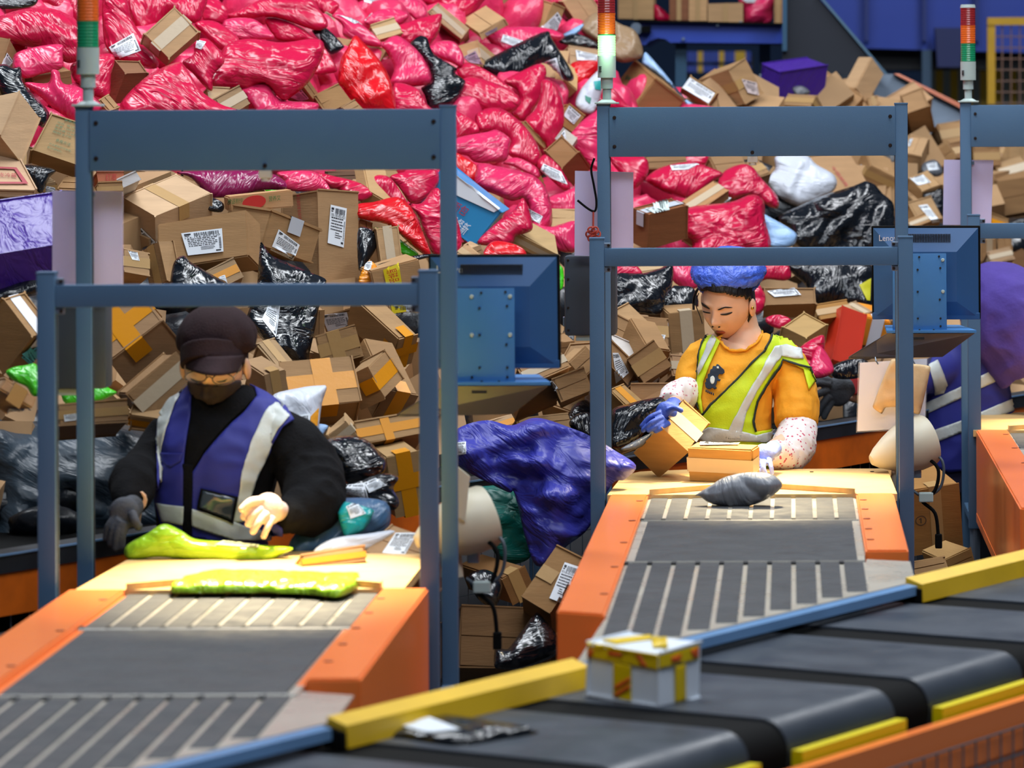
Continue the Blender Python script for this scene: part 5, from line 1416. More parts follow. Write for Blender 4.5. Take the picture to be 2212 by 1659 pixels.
# red knot charm on a bent wire at the middle left post
wg = MB().tube(bez([P(*zp(8, q), 11.42) for q in [(1600,-30),(1575,60),(1595,180),(1615,300),(1612,375),(1590,392),(1540,365),(1465,305)]]), .0035, 8).build('bent_wire', BLACK); tag(wg, 'bent black wire hook hanging at the middle left post', 'wire')
kn = MB()
cc = P(*zp(8, (1590, 575)), 11.40)
kn.tube([P(*zp(8, (1592, 392)), 11.42), P(*zp(8, (1590, 540)), 11.41)], .003, 6)
kr = kn.build('knot_charm', mk('red_cord', '#9c3020', .7), smooth=True); tag(kr, 'red knotted cord charm hanging from the bent wire', 'charm')
for k in range(6):
    a = k*math.pi/3
    ctr = cc+Vector((math.cos(a)*.012, 0, math.sin(a)*.014))
    MB().tube([ctr+Vector((math.cos(t)*.010, math.sin(t*2)*.003, math.sin(t)*.010)) for t in np.linspace(0, 6.283, 14)], .0028, 6).build('loop', mk('red_cord', '#9c3020', .7), kr, smooth=True)
MB().tube([cc+Vector((0, 0, -.01)), cc+Vector((0, 0, -.03))], .006, 6).build('tassel', mk('red_cord', '#9c3020', .7), kr, smooth=True)

# ------------------------------------------------------------------ parcels being handled
bag(17, 'y', [(660,240),(680,185),(780,130),(870,78),(960,112),(1040,158),(1200,172),(1400,190),(1555,205),(1490,245),(1385,290),(1100,275),(850,255),(700,268)], Y=9.50, th=.35, tilt=.2, tx=0, d='lime green mailer held upright on the left table by the worker',
    lab=[[(1190,165),(1380,180),(1370,205),(1140,190),{'c':'#cfd6a0'}]])
def flat_bag(z, c, pts, zp_, h, d, lab=(), name='plastic_mailer', step=16, wr=.006):
    poly = smooth_poly(zl(z, pts), 5, .45)
    size = np.ptp(poly, axis=0); V, F, poly = fill_poly(poly, max(min(size)/10, 3))
    D = edge_dist(poly, V); R = D.max()
    top, bot = [], []
    cs, sn = math.cos(ROLL), math.sin(ROLL)
    for (x, y), dd in zip(V, D):
        v = (x-PX0)*sn+(y-PY0)*cs
        Yb = (CAMZ-zp_)*FPX/v
        b = P(x, y, Yb); pr = math.sqrt(max(0, 1-(1-min(dd/(R*.6), 1))**2))
        top.append(b+Vector((0, 0, h*pr+wr*pr*(noise.noise(b*14)+.6*noise.noise(b*31))))); bot.append(b)
    rim = set(i for i in range(len(V)) if D[i] < 1e-3*R+1e-4); vid = {}; verts = list(top)
    for i in range(len(V)):
        if i in rim: vid[i] = i
        else: vid[i] = len(verts); verts.append(bot[i])
    o = mesh_obj(name, verts, list(F)+[tuple(vid[i] for i in reversed(f)) for f in F], film_for(c), None, srgb(CC[c]), smooth=True); fix_normals(o)
    tag(o, d, 'mailer', 'parcels being sorted')
    if lab:
        bv = bvh_of(o)
        for lb in lab: add_label(o, bv, z, lb, 8.0)
    return o
flat_bag(17, 'y', [(905,425),(960,385),(1080,355),(1300,345),(1600,352),(1860,362),(1915,372),(1890,425),(1790,466),(1640,452),(1400,444),(1100,444),(930,444)], HB+.012, .022, 'flat lime mailer glaring under the work lamp on the left table')
bag(15, 'h', [(612,1535),(700,1480),(800,1420),(950,1388),(1100,1398),(1175,1460),(1140,1520),(1030,1585),(900,1615),(720,1595),(640,1545)], Y=10.78, th=.45, tilt=.1, tx=0, d='plump grey plastic mailer on the middle table in front of the woman', step=26, wr=1.4, col='#70747c')
carton(15, [(555,1252),(702,1070),(384,1105),(368,1418)], Y=11.38, c='#b58a52', tape='w', flap='ab:b', d='tilted carton held in the woman left glove')
carton(15, [(562,1228),(970,1212),(562,1442),(620,1192)], Y=11.36, c='#bd9150', tape='w', flap='ab:a', d='flat carton resting on the middle table', lab=[[(640,1196),(900,1192),(890,1212),(640,1216)]], th=.2)
wb = carton(0, [(1422,1413),(1267,1386),(1509,1392),(1422,1528)], Y=7.47, c='#e6edf6', flaps=False, tape='n', mat=mk('printed_card', None, .35, objcol=True, var=.03), cw='white', d='white box with yellow and orange tape riding the sorter carrier')
bv = bvh_of(wb); YT = mk('yellow_brand_tape', '#e8c400', .35); RT = mk('orange_brand_print', '#e8641c', .4)
def dp(pts, m, nm, off=.003): return drape_patch(wb, bv, pts, 7.5, m, nm, off, 5)
dp([(1269,1400),(1268,1388),(1421,1415),(1421,1448),(1269,1420)], YT, 'yellow_tape'); dp([(1423,1415),(1508,1394),(1508,1424),(1423,1446)], YT, 'yellow_tape')
dp([(1326,1430),(1364,1438),(1364,1515),(1326,1508)], YT, 'yellow_tape'); dp([(1458,1440),(1480,1434),(1480,1512),(1458,1518)], YT, 'yellow_tape')
dp([(1330,1480),(1362,1462),(1362,1472),(1330,1491)], RT, 'red_stripe', .005); dp([(1330,1497),(1362,1478),(1362,1488),(1330,1507)], RT, 'red_stripe', .005)
dp([(1315,1406),(1345,1411),(1345,1420),(1315,1416)], RT, 'printed_mark', .005); dp([(1372,1412),(1385,1414),(1400,1441),(1388,1439)], RT, 'printed_mark', .005)
dp([(1448,1420),(1470,1412),(1468,1428),(1450,1432)], RT, 'printed_mark', .005); dp([(1490,1404),(1507,1398),(1507,1420),(1494,1420)], RT, 'printed_mark', .005)
dp([(1272,1401),(1284,1404),(1280,1420),(1270,1418)], RT, 'printed_mark', .005)
dp([(1300,1384),(1420,1372),(1440,1378),(1330,1393)], YT, 'yellow_tape', .004)
flat_bag(19, 'k', [(430,690),(560,640),(750,592),(1000,640),(1385,690),(1180,735),(950,768),(700,735)], ZM, .02, 'flat dark mailer with white label lying on the sorter carrier', lab=[[(610,650),(760,597),(970,680),(800,697),{'blank':1}]])
# ------------------------------------------------------------------ people
SKIN = mk('skin', '#e4b798', .5, var=.05, vscale=20, sss=.08)
JACKET = mk('black_fleece', '#0d0d10', .95, spec=.15, var=.25, vscale=20, bump=.3, bscale=120)
VESTB = mk('navy_vest_cloth', '#2a2f86', .6, spec=.3, var=.08, vscale=12, bump=.1, bscale=300)
REFL = mk('reflective_tape', '#c3c9c6', .42, spec=.6, var=.08, vscale=10, bump=.15, bscale=60)
LIME = mk('hi_vis_cloth', '#c6e010', .6, var=.06, vscale=12, bump=.12, bscale=200)
TEE = mk('yellow_cotton', '#eaa01c', .8, var=.06, vscale=14, bump=.15, bscale=90)
TRIM = mk('dark_green_trim', '#16241c', .7)
HAIR = mk('black_hair', '#120e0d', .42, spec=.5, bump=.5, bscale=160, stretch=(1, 1, .15))
TROU = mk('dark_trousers', '#1b1e28', .9)
SHOE = mk('dark_shoes', '#101012', .6)

def skin_mesh(parts, voxel, name, mat, parent, fold=0.0, ff=9.0, smooth_it=3, color=None):
    """parts: list of (verts, faces) fused into one continuous skin"""
    m = MB()
    for v, f in parts: m.add(v, f)
    o = m.build(name, mat, parent, color)
    md = o.modifiers.new('r', 'REMESH'); md.mode = 'VOXEL'; md.voxel_size = voxel
    ms = o.modifiers.new('s', 'SMOOTH'); ms.factor = .5; ms.iterations = smooth_it
    bpy.context.view_layer.update()
    me = bpy.data.meshes.new_from_object(o.evaluated_get(bpy.context.evaluated_depsgraph_get()))
    o.modifiers.clear(); old = o.data; o.data = me; bpy.data.meshes.remove(old)
    if not me.materials: me.materials.append(mat)
    if fold:
        n = len(me.vertices); co = np.empty(n*3); me.vertices.foreach_get('co', co); co = co.reshape(-1, 3)
        nr = np.empty(n*3); me.vertices.foreach_get('normal', nr); nr = nr.reshape(-1, 3)
        for i in range(n):
            p = Vector(co[i])
            d = noise.noise(Vector((p.x*ff, p.y*ff, p.z*ff*.55+p.x*3)))+.5*(1-2*abs(noise.noise(p*ff*1.7)))
            co[i] += nr[i]*d*fold
        me.vertices.foreach_set('co', co.ravel())
    me.polygons.foreach_set('use_smooth', [True]*len(me.polygons)); me.update()
    return o

def limb(z, pts, n=14):
    """pts: (x, y, Y, radius[, depth radius]) in zone pixels"""
    rr = [(P(*zp(z, (q[0], q[1])), q[2]), q[3], q[4] if len(q) > 4 else q[3]) for q in pts]
    # denser path
    c = bez([r[0] for r in rr]); m = len(c); out = []
    for i, p in enumerate(c):
        t = i/6 if i < m-1 else len(rr)-1
        a = min(int(t), len(rr)-2); f = t-a
        out.append((p, rr[a][1]*(1-f)+rr[a+1][1]*f, rr[a][2]*(1-f)+rr[a+1][2]*f))
    return loft(out, n)

def ball(c, r, sx=1, sy=1, sz=1, n=14):
    vs, fs = [], []
    for j in range(n+1):
        th = math.pi*j/n
        for i in range(2*n):
            a = math.pi*i/n
            vs.append(Vector(c)+Vector((math.sin(th)*math.cos(a)*sx, math.sin(th)*math.sin(a)*sy, math.cos(th)*sz))*r)
    for j in range(n):
        for i in range(2*n):
            fs.append((j*2*n+i, j*2*n+(i+1) % (2*n), (j+1)*2*n+(i+1) % (2*n), (j+1)*2*n+i))
    return vs, fs

def torso(z, rings, Y, n=28):
    """rings: (cx, y, half width px, half depth m[, dY])"""
    x0, y0, s = ZONES[z]
    vs, fs = [], []
    for r in rings:
        dy = r[4] if len(r) > 4 else 0
        c = P(*zp(z, (r[0], r[1])), Y+dy); hw = r[2]/s*Y/FPX
        for k in range(n):
            t = 2*math.pi*k/n
            ct, st = math.cos(t), math.sin(t)
            vs.append(c+Vector((math.copysign(abs(ct)**.8, ct)*hw, math.copysign(abs(st)**.8, st)*r[3], 0)))
    m = len(rings)
    for i in range(m-1):
        for k in range(n): fs.append((i*n+k, i*n+(k+1) % n, (i+1)*n+(k+1) % n, (i+1)*n+k))
    fs.append(tuple(range(n-1, -1, -1))); fs.append(tuple((m-1)*n+k for k in range(n)))
    return vs, fs

def head_mesh(c, yaw, pitch, roll=0, R3=(.073, .092, .116), nose=1.0):
    nu, nvv = 96, 80
    R = Matrix.Rotation(math.radians(yaw), 3, 'Z') @ Matrix.Rotation(math.radians(pitch), 3, 'X') @ Matrix.Rotation(math.radians(roll), 3, 'Y')
    rx, ry, rz = R3
    G = lambda x, z, cx, cz, sx, sz: math.exp(-((x-cx)/sx)**2-((z-cz)/sz)**2)
    vs, fs = [], []
    for j in range(nvv+1):
        th = math.pi*j/nvv
        for i in range(nu):
            a = 2*math.pi*i/nu
            x, y, z = math.sin(th)*math.cos(a), math.sin(th)*math.sin(a), math.cos(th)
            lo = max(0, -z)
            px, py, pz = x*rx*(1-.26*lo**1.6), y*ry, z*rz
            if y < 0:
                py *= 1-.10*lo
                px *= 1+.03*(1-abs(z))
                f = min(1, -y*2.2)
                d = 0
                d += nose*(.020*G(px, pz, 0, -.030, .0105, .013)+.011*G(px, pz, 0, -.010, .0085, .026))
                d += .007*G(abs(px), pz, .012, -.036, .006, .006)
                d -= .0085*G(abs(px), pz, .031, .004, .016, .011)
                d += .0050*G(abs(px), pz, .031, .001, .012, .007)
                d += .0045*G(abs(px), pz, .028, .024, .020, .009)
                d += .0070*G(px, pz, 0, -.059, .020, .006)+.0065*G(px, pz, 0, -.071, .017, .006)-.0045*G(px, pz, 0, -.0645, .019, .0025)
                d += .0090*G(px, pz, 0, -.098, .022, .014)
                d += .0060*G(abs(px), pz, .040, -.030, .022, .022)
                py -= d*f
            else:
                py += .01*max(0, z)*y
            vs.append(Vector(c)+R @ Vector((px, py, pz)))
    for j in range(nvv):
        for i in range(nu):
            fs.append((j*nu+i, j*nu+(i+1) % nu, (j+1)*nu+(i+1) % nu, (j+1)*nu+i))
    return vs, fs, R

def ear(c, R, side):
    o = R @ Vector((side*.083, .008, -.006))+Vector(c)
    v, f = ball((0, 0, 0), 1, .010, .018, .031, 10)
    return [o+R @ (q+Vector((side*.004, 0, 0))) for q in v], f

def glove(name, z, wrist, palm, fingers, mat, parent, pr=.034, fr=.0095, voxel=.003, cuff=None, color=None):
    """one hand: palm plus five separate, bent fingers; finger points carry (x, y, Y)"""
    parts = [limb(z, [(*wrist, .027), (*palm, pr, pr*.62)]), ball(P(*zp(z, palm[:2]), palm[2]), 1, pr, pr*.62, pr*1.05)]
    for k, f in enumerate(fingers):
        r = fr*(1.08 if k == 4 else .88 if k == 3 else 1)
        parts.append(limb(z, [(*p, r*(1-.10*i)) for i, p in enumerate(f)], 10))
        e = f[-1]; parts.append(ball(P(*zp(z, e[:2]), e[2]), r*.85, n=6))
    if cuff: parts.append(limb(z, [(*q[:3], q[3]) for q in cuff]))
    return skin_mesh(parts, voxel, name, mat, parent, smooth_it=2, color=color)

def strip_patch(o, bv, z, pts, w, Y, mat, name, off, parent):
    p = np.array(zl(z, pts)); p = np.array([tuple(q) for q in p])
    L_, R_ = [], []
    for i in range(len(p)):
        a, b = p[max(i-1, 0)], p[min(i+1, len(p)-1)]; t = (b-a)/max(np.hypot(*(b-a)), 1e-6); nrm = np.array((-t[1], t[0]))
        L_.append(p[i]+nrm*w); R_.append(p[i]-nrm*w)
    return drape_patch(o, bv, [tuple(q) for q in L_+R_[::-1]], Y, mat, name, off, 3.5, parent=parent)

def lower_body(root, cx, Y, top, w=.15):
    m = MB()
    for s in (-1, 1):
        m.add(*loft([(Vector((cx+s*w*.45, Y, top)), w*.62, .10), (Vector((cx+s*w*.55, Y, top*.75)), .085, .085), (Vector((cx+s*w*.6, Y-.01, top*.48)), .062, .066), (Vector((cx+s*w*.62, Y+.01, .08)), .048, .05)], 16))
    t = m.build('trousers', TROU, root, smooth=True)
    for s in (-1, 1):
        MB().add(*ball((cx+s*w*.62, Y-.05, .045), 1, .045, .12, .045)).build('shoe', SHOE, root, smooth=True)

# ---------------- woman in yellow, middle station
YW = 12.05
w = empty('person', (P(1575, 900, YW).x, YW, 0)); tag(w, 'person in yellow T-shirt, lime hi-vis vest and blue hair net handling cartons', 'person')
hc = P(1571, 654, YW-.02)
hv, hf, HR = head_mesh(hc, -27, 20, 8, (.078, .093, .120))
body = MB().add(hv, hf).add(*ear(hc, HR, 1)).add(*ear(hc, HR, -1))
body.add(*limb(15, [(890,330,YW+.01,.05), (915,450,YW+.02,.054), (925,540,YW+.02,.075,.068), (905,600,YW+.02,.13,.082), (900,700,YW+.02,.12,.09), (860,1000,YW+.03,.10,.08)]))
body.add(*limb(15, [(1180,640,YW,.045), (1270,900,YW-.03,.042), (1270,1120,YW-.1,.036), (1110,1240,YW-.32,.026)]))
body.add(*limb(15, [(660,620,YW,.04), (570,830,YW-.02,.036), (500,900,YW-.12,.03), (470,960,YW-.3,.025)]))
bo = body.build('body', SKIN, w, smooth=True); shade_auto(bo, 80)
bvb = bvh_of(bo)
BROW = mk('brow_hair', '#1c1310', .7); LIP = mk('lip', '#a5503f', .45); LASH = mk('lash', '#140d0b', .6)
for nm, mt, pts in (('eyebrow', BROW, [(642,286),(654,282),(682,303),(706,324),(690,321),(664,307)]), ('eyebrow', BROW, [(754,330),(772,320),(805,309),(852,314),(830,318),(802,318),(768,330)]),
                    ('eyelashes', LASH, [(650,330),(672,340),(704,347),(706,353),(682,351),(656,342)]), ('eyelashes', LASH, [(772,358),(805,354),(850,343),(842,354),(815,364),(785,364)]),
                    ('lips', LIP, [(735,472),(752,466),(765,469),(785,467),(806,476),(790,486),(765,496),(746,488)]), ('mouth_line', LASH, [(755,478),(770,480),(800,477),(785,480),(768,482)]),
                    ('nostril', LASH, [(716,438),(726,436),(728,443),(720,445)]), ('nostril', LASH, [(757,440),(768,436),(772,442),(762,446)])):
    drape_patch(bo, bvb, zl(15, pts), YW, mt, nm, .0014, 1.6, per=3, k=.4, thick=.001, parent=w if nm in ('x',) else bo)
# hair: a shell over the skull with a fringe line
def hair_shell(c, R, r3, keep, name, parent, grow=1.07):
    v, f, _ = head_mesh(c, 0, 0, 0, tuple(a*grow for a in r3), nose=0)
    lv = [q-Vector(c) for q in v]
    kf = [t for t in f if all(keep(lv[i]) for i in t)]
    ids = sorted(set(i for t in kf for i in t)); mp = {i: k for k, i in enumerate(ids)}
    return mesh_obj(name, [Vector(c)+R @ (lv[i]*(1+.02*noise.noise(lv[i]*60))) for i in ids], [tuple(mp[i] for i in t) for t in kf], HAIR, parent, smooth=True)
ha = hair_shell(hc, HR, (.077, .093, .120), lambda q: (q.z > .070-.55*max(0, abs(q.x)-.030) and q.y < 0) or (q.y > -.004 and q.z > -.075) or (q.y > -.030 and q.z > .03 and abs(q.x) > .055), 'hair', w)
sdm = ha.modifiers.new('t', 'SOLIDIFY'); sdm.thickness = .006
MB().add(*ball(tuple(hc+HR @ Vector((0, .10, -.02))), 1, .035, .03, .04)).build('hair_bun', HAIR, w, smooth=True)
for k, pts in enumerate(([(622,200),(600,260),(598,330)], [(632,220),(612,290),(640,370),(655,420)], [(900,260),(905,310),(915,360)], [(628,190),(605,230),(596,290)])):
    MB().tube(bez([P(*zp(15, q), YW-.05) for q in pts]), .004 if k in (0, 3) else .0015, 6).build('hair_strand', HAIR, w, smooth=True)
MB().add(*ball(tuple(P(*zp(15, (980, 318)), YW-.06)), .006)).build('earring', mk('gold', '#c99a3c', .25, metal=1), w, smooth=True)
# hair net
v, f = ball((0, 0, 0), 1, 1, 1, 1, 40)
cap_c = P(*zp(15, (825, 88)), YW+.0)
cv = []
for q in v:
    a = math.atan2(q.y, q.x)
    r = 1+.05*noise.noise(q*3.0)+.05*(1-2*abs(noise.noise(q*6.5)))+.02*math.sin(a*26)*max(0, .3-q.z)
    zz = q.z if q.z > 0 else q.z*.75
    cv.append(cap_c+HR @ Vector((q.x*.119*r, q.y*.124*r, zz*.068*r+.006)))
cn = MB().add(cv, f).build('hair_net', mk('blue_net_film', '#4366d8', .38, spec=.5, var=.18, vscale=30, bump=.7, bscale=40, bdist=1.5), w, smooth=True); shade_auto(cn, 60)
MB().tube([cap_c+HR @ Vector((math.cos(t)*.096, math.sin(t)*.106, -.036+.004*math.sin(t*40))) for t in np.linspace(0, 6.283, 120)], .005, 6).build('elastic_rim', mk('blue_net_film', '#4366d8', .4), w, smooth=True)
# T-shirt
shirt = skin_mesh([torso(15, [(925,490,150,.075,.0), (905,530,230,.09,.0), (905,590,280,.10,0), (900,680,285,.115,-.01), (860,820,250,.125,-.02), (850,980,245,.12,-.03), (865,1150,235,.12,-.03), (880,1330,220,.125,-.01), (880,1420,215,.12,0)], YW),
                   limb(15, [(1120,600,YW,.05), (1205,690,YW-.01,.062), (1255,830,YW-.03,.070), (1275,960,YW-.06,.072), (1265,1085,YW-.10,.064)]),
                   limb(15, [(700,590,YW,.05), (635,650,YW-.01,.052), (590,740,YW-.02,.052), (572,830,YW-.05,.046)])], .0065, 'shirt', TEE, w, fold=.010, ff=10)
neck = np.array(zl(15, [(770,515),(795,560),(850,590),(932,582),(1002,530),(1042,462),(1010,400),(900,430),(780,490)]))
bm = bmesh.new(); bm.from_mesh(shirt.data); Ls = wloc(shirt); kill = []
for fc_ in bm.faces:
    q = fc_.calc_center_median()+Ls
    u_, v_ = q.x*FPX/q.y, (CAMZ-q.z)*FPX/q.y
    if q.y < YW+.03 and inside(neck, np.array([[PX0+u_, PY0+v_]]))[0]: kill.append(fc_)
bmesh.ops.delete(bm, geom=kill, context='FACES'); bm.to_mesh(shirt.data); bm.free()
bvs = bvh_of(shirt)
drape_patch(shirt, bvs, zl(15, [(775,520),(800,560),(850,588),(930,580),(1000,530),(1040,470),(1052,480),(1010,548),(935,598),(848,604),(792,572),(765,530)]), YW, TEE, 'neckband', .006, 4, parent=w, per=3, k=.4, thick=.006)
# vest
vl = drape_patch(shirt, bvs, zl(15, [(688,478),(738,508),(772,540),(745,600),(700,700),(665,800),(650,900),(665,1018),(640,980),(618,900),(618,800),(632,640),(650,540)]), YW, LIME, 'vest_panel', .008, 5, parent=w, thick=.004)
vr_ = drape_patch(shirt, bvs, zl(15, [(1020,365),(1110,420),(1190,490),(1270,590),(1350,710),(1385,790),(1345,850),(1310,720),(1250,685),(1180,660),(1120,740),(1060,830),(1010,930),(982,1060),(1000,1125),(1130,1102),(1135,1180),(1150,1300),(1230,1400),(1200,1440),(900,1300),(720,1215),(655,1170),(655,1022),(720,945),(850,815),(960,700),(1060,595),(1108,500),(1090,440),(1000,355)]), YW, LIME, 'vest_panel', .009, 5, parent=w, thick=.004)
for pts in ([(728,505),(750,530),(700,640),(640,758),(634,722),(690,560)], ):
    drape_patch(shirt, bvs, zl(15, pts), YW, REFL, 'reflective_stripe', .014, 4, parent=vl)
for pts in ([(1118,570),(1200,563),(1290,590),(1306,655),(1250,650),(1165,632),(1110,700),(1005,860),(935,1000),(902,1172),(805,1165),(850,1060),(930,900),(1010,770)], [(648,1122),(700,1090),(800,1108),(900,1120),(1000,1148),(1135,1105),(1135,1172),(1060,1192),(900,1182),(700,1197),(648,1172)], [(1140,1370),(1235,1372),(1215,1425),(1150,1430)]):
    drape_patch(shirt, bvs, zl(15, pts), YW, REFL, 'reflective_stripe', .015, 4, parent=vr_)
for pts in ([(1000,352),(1090,438),(1110,485),(1085,545),(1060,592)], [(1390,800),(1350,715),(1250,685),(1180,657),(1120,738),(1060,828),(1008,928),(980,1060),(998,1125)], [(665,1015),(720,942),(850,812),(960,698),(1060,594)]):
    strip_patch(shirt, bvs, 15, pts, 2.2, YW, TRIM, 'edge_trim', .016, vr_)
strip_patch(shirt, bvs, 15, [(688,480),(650,555),(632,640),(618,800),(618,900),(640,980)], 1.8, YW, TRIM, 'edge_trim', .014, vl)
# dinosaur print
DK = mk('dark_print', '#1d2b3c', .8)
dn = drape_patch(shirt, bvs, zl(15, [(683,835),(678,805),(686,800),(684,780),(694,776),(694,750),(706,745),(710,722),(722,716),(728,698),(745,700),(752,686),(764,690),(780,706),(798,722),(801,740),(786,752),(766,750),(757,764),(764,782),(777,786),(770,798),(752,795),(750,812),(742,828),(753,840),(738,849),(722,838),(712,847),(696,846)]), YW, DK, 'dinosaur_print', .0075, 1.6, parent=shirt)
drape_patch(shirt, bvs, zl(15, [(712,770),(728,762),(738,780),(732,810),(718,815),(709,795)]), YW, mk('pale_print', '#cfd4cc', .8), 'belly_print', .009, 2.5, parent=dn, per=3, k=.4)
drape_patch(shirt, bvs, zl(15, [(750,704),(762,702),(765,714),(753,716)]), YW, mk('pale_print', '#cfd4cc', .8), 'eye_print', .009, 1.5, parent=dn)
for k in range(5):
    x, y = 682+k*11, 850+k*5
    drape_patch(shirt, bvs, zl(15, [(x,y),(x+7,y+3),(x+6,y+18),(x-1,y+15)]), YW, DK, 'letter_print', .0075, 2, parent=shirt)
# floral over-sleeves and gloves
m_ = mk('floral_sleeve', '#e9dfdc', .75, bump=.3, bscale=30)
nt = m_.node_tree; vo = nt.nodes.new('ShaderNodeTexVoronoi'); vo.inputs['Scale'].default_value = 70
tcx = nt.nodes.new('ShaderNodeTexCoord'); nt.links.new(tcx.outputs['Object'], vo.inputs['Vector'])
cr = nt.nodes.new('ShaderNodeValToRGB'); cr.color_ramp.elements[0].position = .22; cr.color_ramp.elements[0].color = (.55, .08, .14, 1); cr.color_ramp.elements[1].position = .30; cr.color_ramp.elements[1].color = (.80, .74, .73, 1)
nt.links.new(vo.outputs['Distance'], cr.inputs[0]); nt.links.new(cr.outputs[0], nt.nodes['Principled BSDF'].inputs['Base Color'])
skin_mesh([limb(15, [(1275,1070,YW-.10,.058), (1265,1150,YW-.13,.068), (1235,1240,YW-.20,.070), (1190,1290,YW-.27,.056), (1120,1255,YW-.34,.034)])], .006, 'over_sleeve', m_, w, fold=.006, ff=16)
skin_mesh([limb(15, [(590,830,YW-.04,.042), (545,870,YW-.08,.050), (480,900,YW-.16,.050), (440,935,YW-.24,.034)])], .006, 'over_sleeve', m_, w, fold=.006, ff=16)
BGLV = mk('blue_glove', '#2c4aa8', .7, var=.15, vscale=30, bump=.2, bscale=150)
WGLV = mk('white_blue_glove', '#7f93d8', .75, var=.3, vscale=25, bump=.2, bscale=150)
YH = YW-.62
glove('glove', 15, (470,950,YH+.10), (420,1000,YH), [[(385,1000,YH-.02),(315,1030,YH-.03),(262,1085,YH-.03)], [(400,1030,YH-.03),(325,1065,YH-.05),(270,1115,YH-.04)], [(420,1050,YH-.03),(350,1092,YH-.05),(305,1115,YH-.05)], [(440,1065,YH-.03),(392,1100,YH-.05),(352,1122,YH-.05)], [(440,985,YH-.02),(480,970,YH-.05),(515,985,YH-.06)]], BGLV, w)
YH = YW-.55
glove('glove', 15, (1120,1235,YH+.14), (1055,1275,YH), [[(1000,1285,YH-.02),(968,1310,YH-.04),(985,1355,YH-.05)], [(1020,1300,YH-.03),(1005,1350,YH-.05),(1022,1395,YH-.05)], [(1055,1310,YH-.03),(1052,1360,YH-.05),(1068,1405,YH-.05)], [(1090,1300,YH-.02),(1102,1350,YH-.04),(1110,1392,YH-.04)], [(1020,1250,YH-.03),(965,1275,YH-.05),(955,1325,YH-.06)]], WGLV, w)
lower_body(w, P(*zp(15, (880, 1300)), YW).x, YW, .98)

# ---------------- worker in the brown cap, left station
YA = 9.93
a_ = empty('person', (P(470, 1000, YA).x, YA, 0)); tag(a_, 'person in brown cap, dark mask, black jacket and blue reflective vest sorting mailers', 'person')
hc = P(463, 795, YA-.03)
hv, hf, HR = head_mesh(hc, -6, 24, 0, (.076, .094, .118))
body = MB().add(hv, hf).add(*ear(hc, HR, 1)).add(*ear(hc, HR, -1))
body.add(*limb(12, [(790,560,YA,.055), (800,720,YA+.02,.06), (800,900,YA+.02,.10,.09), (780,1300,YA+.02,.10,.08)]))
body.add(*limb(12, [(1180,880,YA,.045), (1390,1130,YA-.08,.04), (1250,1340,YA-.25,.035), (1150,1340,YA-.36,.028)]))
body.add(*limb(12, [(490,900,YA,.045), (340,1120,YA-.10,.04), (310,1280,YA-.28,.03)]))
bo = body.build('body', SKIN, a_, smooth=True); shade_auto(bo, 80)
bvb = bvh_of(bo)
MASK = mk('dark_mask_cloth', '#33282b', .85, var=.1, vscale=30, bump=.2, bscale=150)
drape_patch(bo, bvb, zl(12, [(632,560),(690,578),(765,590),(850,580),(930,556),(935,620),(890,670),(820,705),(760,722),(700,690),(650,630)]), YA, MASK, 'face_mask', .007, 4, parent=a_, per=3, k=.4, thick=.003)
for pts in ([(640,545),(680,560),(715,563),(690,570),(650,558)], [(790,565),(830,560),(860,548),(845,566),(810,572)]):
    drape_patch(bo, bvb, zl(12, pts), YA, LASH, 'eyelashes', .0015, 2, parent=bo, thick=.001)
GLF = mk('spectacle_rim', '#b9a58c', .2, metal=.8)
sp = empty('spectacles', P(*zp(12, (760, 560)), YA-.14)); sp.parent = a_; sp.location = P(*zp(12, (760, 560)), YA-.14)-wloc(a_)
for cx_, cy_ in ((672, 545), (835, 560)):
    MB().tube([P(*zp(12, (cx_+64*math.cos(t), cy_+34*math.sin(t)-8)), YA-.135) for t in np.linspace(0, 6.283, 28)], .0017, 6).build('lens_rim', GLF, sp, smooth=True)
    MB().add([P(*zp(12, (cx_+62*math.cos(t), cy_+32*math.sin(t)-8)), YA-.134) for t in np.linspace(0, 6.283, 24)[:-1]], [tuple(range(23))]).build('lens', mk('clear_lens', '#ffffff', .05, alpha=.12), sp)
MB().tube(bez([P(*zp(12, q), YA-.14) for q in [(732,545),(752,535),(772,548)]]), .0015, 6).build('bridge', GLF, sp)
MB().tube(bez([P(*zp(12, q), yy) for q, yy in (((898,540), YA-.13), ((935,490), YA-.09), ((960,440), YA-.02))]), .0015, 6).build('temple_arm', GLF, sp)
# cap
CAPM = mk('brown_cap_cloth', '#2f2024', .9, spec=.2, var=.12, vscale=30, bump=.25, bscale=200)
cc = P(*zp(12, (795, 300)), YA+.0)
v, f = ball((0, 0, 0), 1, 1, 1, 1, 36)
cv = []
for q in v:
    a = math.atan2(q.y, q.x)
    pl = 1+.035*abs(math.sin(a*5+.4))*max(0, 1-abs(q.z))*1.2+.03*noise.noise(q*2.4)
    cv.append(cc+Matrix.Rotation(math.radians(12), 3, 'X') @ Vector((q.x*.104*pl, q.y*.118*pl, (q.z if q.z > -.3 else -.3+(q.z+.3)*.2)*.088)))
MB().add(cv, f).build('cap_crown', CAPM, a_, smooth=True)
skin_mesh([loft([(P(*zp(12, (783, 375)), YA-.01), .090, .136), (P(*zp(12, (782, 485)), YA-.025), .088, .138)], 40)], .004, 'cap_band', CAPM, a_)
